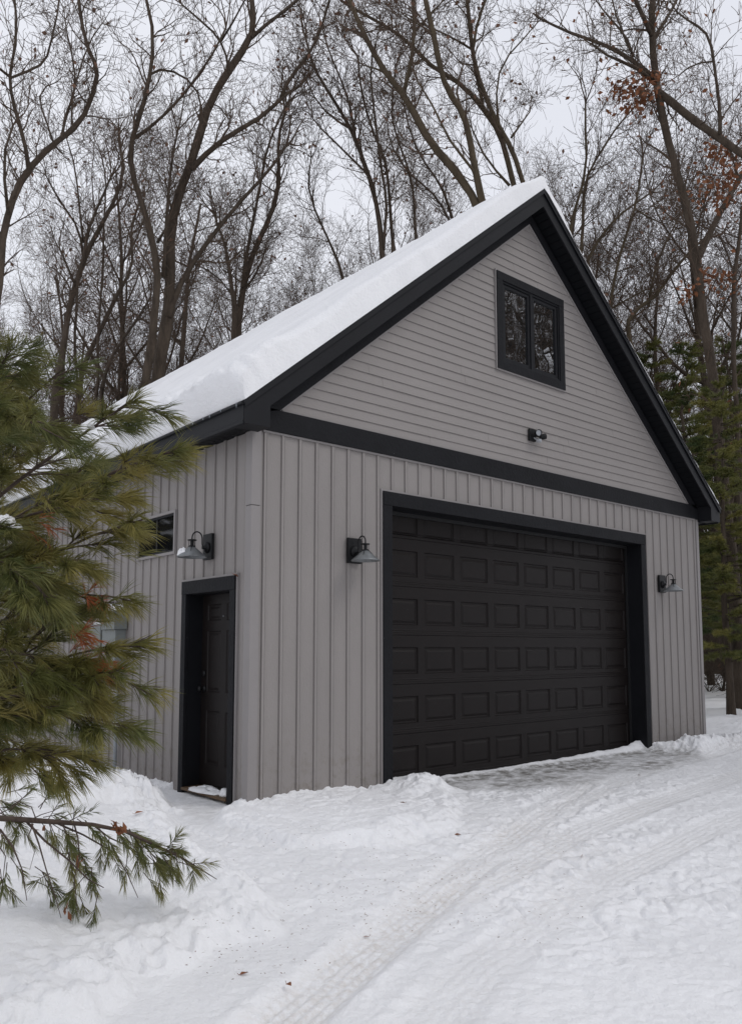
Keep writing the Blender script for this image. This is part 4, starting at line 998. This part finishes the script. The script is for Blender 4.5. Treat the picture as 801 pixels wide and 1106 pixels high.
# low leafy sprig poking out of the snow
p = onz(768, 736, .30); root = empty('leafy_sprig', (p.x, p.y, gz(p.x, p.y))); tag(root, 'low twig with brown leaves poking from the snow beside the right wall', 'twig'); mb = MB(); lf = MB(); r = random.Random(4)
for k in range(7):
    a = Vector((RT.x*r.uniform(-1, 1), RT.y*r.uniform(-1, 1), r.uniform(.3, .8))).normalized()*r.uniform(.5, 1.1); pts = [Vector((0, 0, -.05)), a*.5+rvec(r, .05), a]
    mb.tube(pts, [.014, .01, .004], 4, cap=False)
    for _ in range(5): leafy(lf, r, pts[2]+rvec(r, .06), 1)
mb.build('stems', M['bark_dark'], root); lf.build('dead_leaves', M['leaf'], root)
# fallen log + brush on the forest floor, right
RB = random.Random(31)
for k in range(14):
    px = RB.uniform(762, 840); d = RB.uniform(24, 46); x, y = bearing(px, d); root = empty('brush', (x, y, gz(x, y)-.05)); mb = MB()
    for _ in range(10):
        dd = Vector((RB.gauss(0, .8), RB.gauss(0, .8), RB.uniform(.2, 1.1))).normalized(); grow(mb, None, RB, Vector((0, 0, 0)), dd, RB.uniform(.8, 2.0), .014, 1, 3)
    mb.build('stems', M['bark_dark'], root); tag(root, 'bare tangled brush on the snowy forest floor at the right', 'shrub', 'brush on the forest floor')

# ------------------------------------------------------------------ foreground white pine
def needles(mb, r, p, d, L, droop, nf, nl=.085, w=.0011, base=.0):
    """fascicles of five along a shoot"""
    for k in range(nf):
        t = base+(1-base)*(k+r.random())/nf; c = p+d*(L*t)+Vector((0, 0, -droop*L*t*t))
        a = d.cross(rvec(r)).normalized(); sp = r.uniform(.35, .85)*(1.15-.55*t)
        fd = (d*math.cos(sp)+a*math.sin(sp)+Vector((0, 0, -.16-droop*.5))).normalized()
        for _ in range(5):
            n_ = (fd+rvec(r, .10)).normalized(); l = nl*r.uniform(.8, 1.12)
            sd = n_.cross(rvec(r)).normalized()*w; m = c+n_*(l*.55); e = c+n_*l+Vector((0, 0, -l*.10))
            mb.quad(c-sd*.8, c+sd*.8, m+sd, m-sd); mb.tri(m-sd, m+sd, e)
def bough(wood, nee, r, pts, rad, shoots, sl, droop=.12, nf=22, nl=.085, start=.15, dead=None, w=.0011):
    P = []
    for i in range(len(pts)-1):
        m = max(1, int((pts[i+1]-pts[i]).length/.12))
        for k in range(m): P.append(pts[i].lerp(pts[i+1], k/m)+(rvec(r, .006) if k else Vector()))
    P.append(pts[-1]); n = len(P)-1
    for _ in range(2): P = [P[0]]+[P[i]*.5+(P[i-1]+P[i+1])*.25 for i in range(1, n)]+[P[-1]]
    wood.tube(P, [rad*(1-.8*i/n)+.0012 for i in range(n+1)], 6, cap=False)
    for s in range(shoots):
        t = start+(1-start)*(s+r.random())/shoots; i = min(n-1, int(t*n)); q = P[i].lerp(P[i+1], r.random()); d = (P[i+1]-P[i]).normalized()
        sd = d.cross(Vector((0, 0, 1))).normalized()*(1 if s % 2 else -1)
        e = (d*r.uniform(.7, 1.)+sd*r.uniform(.25, .95)+Vector((0, 0, r.uniform(-.25, .30)))).normalized(); L = sl*r.uniform(.6, 1.25)*(1.15-.45*t)
        pts2 = [q+e*(L*k/4)+Vector((0, 0, -droop*L*(k/4)**2)) for k in range(5)]; wood.tube(pts2, [rad*.32*(1-.7*k/4)+.0011 for k in range(5)], 5, cap=False)
        tgt = dead if (dead is not None and r.random() < .05) else nee
        needles(tgt, r, q, e, L, droop, int(nf*(L/sl)), nl, w, .30)
        for _ in range(2):
            k = r.uniform(.3, .75); q2 = q+e*L*k+Vector((0, 0, -droop*L*k*k)); e2 = (e+sd*r.uniform(-.7, .7)+Vector((0, 0, r.uniform(-.25, .25)))).normalized(); L2 = L*r.uniform(.4, .65)
            wood.tube([q2, q2+e2*L2], [rad*.2+.001, .001], 4, cap=False); needles(nee, r, q2, e2, L2, droop, int(nf*.55), nl, w, .15)
    needles(nee, r, P[max(0, n-3)], (P[n]-P[max(0, n-3)]).normalized(), (P[n]-P[max(0, n-3)]).length, droop, nf, nl, w)
r = random.Random(42)
tp = at(-230, 760, 3.5); PT = empty('white_pine', (tp.x, tp.y, gz(tp.x, tp.y)-.05)); tag(PT, 'white pine with long green needles in the left foreground, lower bough over the snow', 'pine tree')
pl_ = Vector(PT.location)
def pb(mb, nm, mat, parent=PT, **k):
    o = mb.build(nm, M[mat], parent, **k)
    if parent is PT: o.location = -pl_
    return o
mb = MB(); mb.tube([pl_, pl_+Vector((0, .02, .5)), pl_+Vector((.03, 0, 2)), pl_+Vector((0, 0, 4.2)), pl_+Vector((0, 0, 5.2))], [.085, .07, .055, .03, .01], 14, cap=False); pb(mb, 'trunk', 'bark_dark', smooth=True)
wood, nee, nee2, dead = MB(), MB(), MB(), MB()
B1 = [
    ([(-120, 640), (-7, 540), (45, 500), (98, 462), (154, 428)], 3.2, 2.9),
    ([(-120, 660), (-7, 590), (55, 540), (118, 512), (182, 488)], 3.0, 2.7),
    ([(-140, 620), (-27, 520), (25, 470), (68, 430), (120, 450)], 3.4, 3.2),
    ([(-120, 560), (-17, 480), (15, 446), (40, 420), (66, 400)], 3.3, 3.1),
    ([(-100, 700), (-7, 640), (45, 600), (98, 570), (158, 560)], 2.9, 2.7),
    ([(-100, 720), (-7, 680), (35, 650), (78, 620), (112, 644)], 3.0, 2.8),
    ([(-80, 860), (13, 750), (22, 710), (30, 684), (48, 676)], 2.9, 2.8),
    ([(-100, 800), (-7, 760), (35, 712), (84, 704), (118, 698)], 2.9, 2.7),
    ([(-100, 790), (-7, 745), (45, 722), (80, 716), (108, 728)], 2.8, 2.7),
    ([(-120, 800), (-17, 780), (25, 770), (68, 762), (98, 776)], 2.8, 2.7),
    ([(-120, 700), (-37, 640), (5, 600), (40, 590), (84, 606)], 2.7, 2.6),
    ([(-120, 830), (-27, 820), (15, 805), (38, 800), (54, 816)], 2.9, 2.8),
    ([(-120, 540), (-47, 460), (-15, 420), (-2, 395), (8, 388)], 3.0, 2.9),
    ([(-100, 600), (-17, 560), (35, 560), (78, 545), (120, 534)], 2.7, 2.6),
    ([(-120, 760), (-47, 700), (-5, 690), (38, 696), (70, 734)], 2.6, 2.6),
    ([(-120, 500), (-57, 470), (-25, 450), (-2, 440), (30, 454)], 2.8, 2.7),
    ([(-120, 860), (-47, 780), (-15, 752), (8, 742), (26, 752)], 2.6, 2.6),
    ([(-120, 600), (-47, 540), (-15, 510), (18, 500), (56, 506)], 3.6, 3.5),
    ([(-120, 720), (-27, 620), (15, 570), (58, 540), (100, 492)], 3.5, 3.4),
    ([(-120, 700), (-37, 660), (-5, 650), (28, 640), (60, 672)], 3.4, 3.3),
    ([(-120, 770), (-27, 730), (15, 724), (48, 735), (82, 746)], 3.3, 3.2),
    ([(-120, 640), (-37, 600), (5, 590), (28, 620), (50, 644)], 2.6, 2.5),
    ([(-120, 810), (-27, 790), (-5, 780), (18, 790), (30, 826)], 3.3, 3.2),
    ([(-100, 440), (-47, 400), (-25, 390), (-12, 396), (0, 414)], 3.2, 3.2),
    ]
for k, (pl, d0, d1) in enumerate(B1):
    pts = [at(x, y, d0+(d1-d0)*i/(len(pl)-1)) for i, (x, y) in enumerate(pl)]
    bough(wood, nee if k % 3 else nee2, r, pts, .009 if k < 10 else .007, 13, .20, .20, 19, .098, .22, None, .00105)
for (x, y, d, n) in ((82, 688, 2.75, 4), (84, 712, 2.75, 3), (104, 716, 2.7, 3), (92, 645, 2.8, 3), (34, 566, 2.7, 3)):     # dead orange tufts
    for _ in range(n):
        c = at(x+r.gauss(0, 5), y+r.gauss(0, 5), d); needles(dead, r, c, (RT*.7+Vector((0, 0, r.uniform(-.6, .8)))).normalized(), .06, .1, 7, .065, .001)
pb(wood, 'branches', 'pinebark', smooth=True); pb(nee, 'needles', 'needle'); pb(nee2, 'needles', 'needle2'); pb(dead, 'dead_needles', 'deadneedle')
# low bough
LB = MB(); LN = MB(); LW = MB()
DL = 3.85
def lp(lst, d0=DL, d1=None): return [at(x, y, d0+((d1 if d1 else d0)-d0)*i/(len(lst)-1)) for i, (x, y) in enumerate(lst)]
main = lp([(-200, 850), (-60, 880), (0, 884), (60, 888), (100, 891), (135, 898), (165, 912), (195, 926), (218, 940), (234, 950)], 3.6, 4.2)
LB.tube(main, [.02, .016, .014, .012, .010, .0085, .007, .005, .0035, .0015], 8, cap=False)
subs = [([(28, 887), (48, 908), (75, 930), (95, 950), (112, 959)], .006, 3.80, 3.65, [.9]), ([(58, 888), (90, 902), (125, 922), (138, 945), (149, 970)], .005, 3.85, 3.85, [.9]),
        ([(34, 890), (42, 912), (50, 940), (60, 970), (66, 992)], .005, 3.75, 3.55, [.9]), ([(0, 896), (14, 915), (24, 940), (29, 973)], .005, 3.55, 3.45, [.9]),
        ([(100, 891), (118, 905), (140, 915), (160, 930), (165, 950)], .0045, 3.95, 4.05, [.9]), ([(140, 900), (160, 918), (178, 940), (192, 955)], .004, 4.05, 4.10, [.9]),
        ([(40, 888), (34, 872), (20, 866), (6, 868)], .003, 3.75, 3.75, []), ([(60, 888), (74, 880), (88, 876)], .003, 3.85, 3.95, []), ([(30, 887), (45, 880), (58, 876), (72, 868)], .003, 3.85, 4.05, []),
        ([(80, 890), (84, 905), (86, 925), (80, 950), (84, 985)], .0045, 3.85, 3.65, [.9]), ([(36, 890), (30, 905), (38, 918), (32, 940)], .003, 3.75, 3.65, []),
        ([(-30, 884), (-10, 900), (6, 925), (2, 960)], .004, 3.45, 3.35, [.9]), ([(-10, 884), (10, 874), (24, 862), (14, 852)], .003, 3.45, 3.55, [])]
tips = []
for (pl, rad, d0, d1, tt) in subs:
    pts = lp(pl, d0, d1); n = len(pts); LB.tube(pts, [rad*(1-.7*i/(n-1)) for i in range(n)], 6, cap=False)
    if tt: tips += [(pts[-1], pts[-2])]
def tuft(x, y, d, ang, n=16, L=.12, nl=.085):
    c = at(x, y, d); dr = (RT*math.cos(ang)+Vector((0, 0, math.sin(ang)))+FW*r.uniform(-.3, .3)).normalized()
    dr = (dr+rvec(r, .22)).normalized(); LB.tube([c-dr*.05, c+dr*L], [.0025, .001], 5, cap=False); needles(LN, r, c-dr*.01, dr, L, .1, n, nl, .0010)
for rep_, (x, y, a, n) in ((q_, t_) for q_ in (0, 1) for t_ in ((20, 975, -1.3, 0), (110, 956, -.7, 0), (80, 915, -1.2, 20), (84, 935, -1.4, 26), (88, 955, -1.5, 26), (82, 965, -1.6, 22), (76, 925, -.9, 18), (90, 975, -1.5, 18), (50, 955, -1.0, 14), (54, 970, -1.4, 14), (44, 940, -1.5, 12),
                     (112, 905, -1.2, 18), (114, 918, -1.4, 18), (148, 905, -.7, 24), (140, 896, -.3, 20), (158, 914, -.7, 24), (168, 922, -.6, 24), (176, 930, -.9, 22), (186, 922, .15, 16), (190, 932, -1.2, 18), (150, 918, -1.3, 18), (168, 936, -1.4, 20),
                     (172, 950, -1.1, 16), (212, 940, -1.3, 14), (205, 934, -.5, 10), (130, 930, -1.2, 14), (136, 918, -1.3, 14), (180, 916, -.2, 18), (48, 866, .9, 10), (20, 855, .7, 9), (6, 880, -.5, 20), (0, 865, .3, 22), (10, 940, -1.5, 12), (2, 950, -1.4, 16),
                     (48, 895, -1.4, 12), (20, 893, -1.5, 14), (56, 882, .6, 10), (86, 882, .5, 9), (70, 896, -1.2, 16), (60, 900, -1.0, 14), (5, 905, -1.3, 16), (-10, 895, -1.0, 20), (97, 896, -1.1, 14), (124, 898, -.8, 16))):
    if n: tuft(x+r.gauss(0, 2+4*rep_), y+r.gauss(0, 2+4*rep_), DL+r.uniform(-.1, .15)+(.0 if x < 130 else .15), a+r.gauss(.15, .35), int(n*1.05), r.uniform(.06, .10), .075)
dl = MB()
for (x, y, n) in ((124, 893, 5), (130, 899, 5), (86, 930, 3), (72, 985, 3), (44, 893, 2)):
    for _ in range(n):
        c = at(x+r.gauss(0, 4), y+r.gauss(0, 4), DL-.05); a = rvec(r).normalized()*.026; b = a.cross(rvec(r)).normalized()*.011; dl.quad(c-a, c+b, c+a+Vector((0, 0, .01)), c-b)
LBR = pb(LB, 'low_bough', 'pinebark', smooth=True); pb(LN, 'bough_needles', 'needle2', LBR); pb(dl, 'caught_leaves', 'leaf', LBR)
# snow resting on pine
for k, (x, y, d, rx, h) in enumerate(((6, 566, 2.62, .026, .022), (16, 572, 2.62, .02, .014), (98, 462, 2.9, .016, .010), (25, 742, 2.6, .010, .014))):
    p = at(x, y, d); lab = ('lump of snow on a pine branch at the left edge', 'smaller flake of snow next to the lump on the left pine branch', 'thin white snow patch in the upper pine needles', 'small snow bit low in the pine at the left')[k]
    tag(snow_lump('branch_snow', (p.x, p.y, p.z), (rx, rx*.8), h, 60+k), lab, 'snow')

# ------------------------------------------------------------------ fallen leaves on snow
FL_ = [((150, 878), 'brown leaf on the snow mound above the pine bough'), ((446, 888), 'brown leaf on the drive below the left door trim'), ((393, 917) and (494, 902), 'small brown leaf on trampled snow in front of the door centre'),
       ((535, 886), 'curled brown leaf on the drive just in front of the wet apron'), ((690, 837), 'brown leaf on the drive near the right of the door'), ((628, 925), 'small leaf on the right side of the drive'), ((434, 867), 'leaf on the snow ledge left of the door'),
       ((312, 1064), 'brown leaf near the bottom of the drive'), ((263, 1052), 'tiny leaf litter near the bottom left of the drive'), ((178, 851), 'brown leaf against the side wall snow'), ((112, 827), 'brown leaf by the conduit foot'), ((395, 1012), 'dull leaf scrap in the middle of the drive')]
RL = random.Random(2)
for (p_, lab) in FL_:
    q = onz(p_[0], p_[1], .22)
    for _ in range(4): q = onz(p_[0], p_[1], gz(q.x, q.y)+.008)
    mb = MB(); c = q; ang = RL.uniform(0, 6.28); s = RL.uniform(.014, .03)*min(1.3, .35+(q-CAM).length/8)
    ax = Vector((math.cos(ang), math.sin(ang), .15)); ay = Vector((-math.sin(ang), math.cos(ang), .25)); mid_ = [c+ax*(s*t) for t in (-1, -.4, .2, 1)]
    for sg in (-1, 1):
        wv = [0, .5, .35, .0]; ed = [mid_[i]+ay*(sg*s*wv[i])+Vector((0, 0, s*.5*wv[i])) for i in range(4)]
        for i in range(3): mb.quad(mid_[i], mid_[i+1], ed[i+1], ed[i])
    mb.tube([c-ax*s, c-ax*s*1.5+Vector((0, 0, .01))], .0012, 4)
    tag(mb.build('fallen_leaf', M['leaf'], None), lab, 'leaf')
q = onz(112, 833, .35)
# fine twig and bark litter on the drive: uncountable crumbs
mb = MB()
for _ in range(650):
    cx, cy = RL.choice(((395, 968), (250, 1035), (330, 905), (450, 940), (290, 1000), (420, 975), (520, 930), (560, 990)))
    px, py = RL.gauss(cx, 55), RL.gauss(cy, 14)
    if not (200 < px < 801 and 880 < py < 1110): continue
    q = onz(px, py, .12); q = onz(px, py, gz(q.x, q.y)+.003); s = RL.uniform(.002, .007); a = RL.uniform(0, 6.28)
    mb.quad(q+Vector((math.cos(a)*s*1.6, math.sin(a)*s*1.6, .001)), q+Vector((-math.sin(a)*s*.5, math.cos(a)*s*.5, .002)), q-Vector((math.cos(a)*s*1.6, math.sin(a)*s*1.6, -.001)), q-Vector((-math.sin(a)*s*.5, math.cos(a)*s*.5, -.001)))
tag(mb.build('litter', M['leaf_pale'], None), 'fine brown bark and leaf crumbs scattered on the drive', 'litter', kind='stuff')

# ------------------------------------------------------------------ world, sun, camera
w = bpy.data.worlds.new('World'); C.world = w; w.use_nodes = True; ns = w.node_tree.nodes; ln = w.node_tree.links
bg = ns['Background']
SEL, SAZ = math.radians(48), math.radians(150)   # azimuth measured clockwise from +Y
sky = ns.new('ShaderNodeTexSky'); sky.sky_type = 'NISHITA'; sky.sun_disc = False; sky.sun_elevation = SEL; sky.sun_rotation = SAZ
sc = nd(ns, 'ShaderNodeVectorMath', operation='SCALE'); sc.inputs['Scale'].default_value = .10; ln.new(sky.outputs[0], sc.inputs[0])
tc = ns.new('ShaderNodeTexCoord'); nz_ = nd(ns, 'ShaderNodeTexNoise', Scale=1.6, Detail=4.); ln.new(tc.outputs['Generated'], nz_.inputs['Vector'])
cr = ns.new('ShaderNodeValToRGB'); cr.color_ramp.elements[0].color = (.73, .745, .805, 1); cr.color_ramp.elements[1].color = (.795, .81, .865, 1); cr.color_ramp.elements[0].position = .3; cr.color_ramp.elements[1].position = .7
ln.new(nz_.outputs['Fac'], cr.inputs[0])
mx = nd(ns, 'ShaderNodeMix', data_type='RGBA'); mx.inputs['Factor'].default_value = .93; ln.new(sc.outputs[0], mx.inputs[6]); ln.new(cr.outputs[0], mx.inputs[7])
ln.new(mx.outputs[2], bg.inputs['Color']); bg.inputs['Strength'].default_value = 1.13
sun = bpy.data.lights.new('Sun', 'SUN'); sun.energy = .75; sun.angle = math.radians(22); sun.color = (1, .97, .93)
so = bpy.data.objects.new('sun', sun); COL.objects.link(so)
sd = Vector((math.sin(SAZ)*math.cos(SEL), math.cos(SAZ)*math.cos(SEL), math.sin(SEL))); so.rotation_euler = sd.to_track_quat('Z', 'Y').to_euler(); so.location = (5, -10, 20)
cam = bpy.data.cameras.new('Camera'); co = bpy.data.objects.new('camera', cam); COL.objects.link(co); C.camera = co
co.location = CAM; co.rotation_euler = (PI/2+PITCH, 0, -YAW); cam.sensor_fit = 'HORIZONTAL'; cam.sensor_width = 36; cam.lens = 36*FPX/801
cam.shift_y = (CY-553)/801; cam.clip_end = 1500; cam.clip_start = .05
C.view_settings.view_transform = 'Standard'; C.view_settings.look = 'None'; C.view_settings.exposure = 0; C.view_settings.gamma = 1
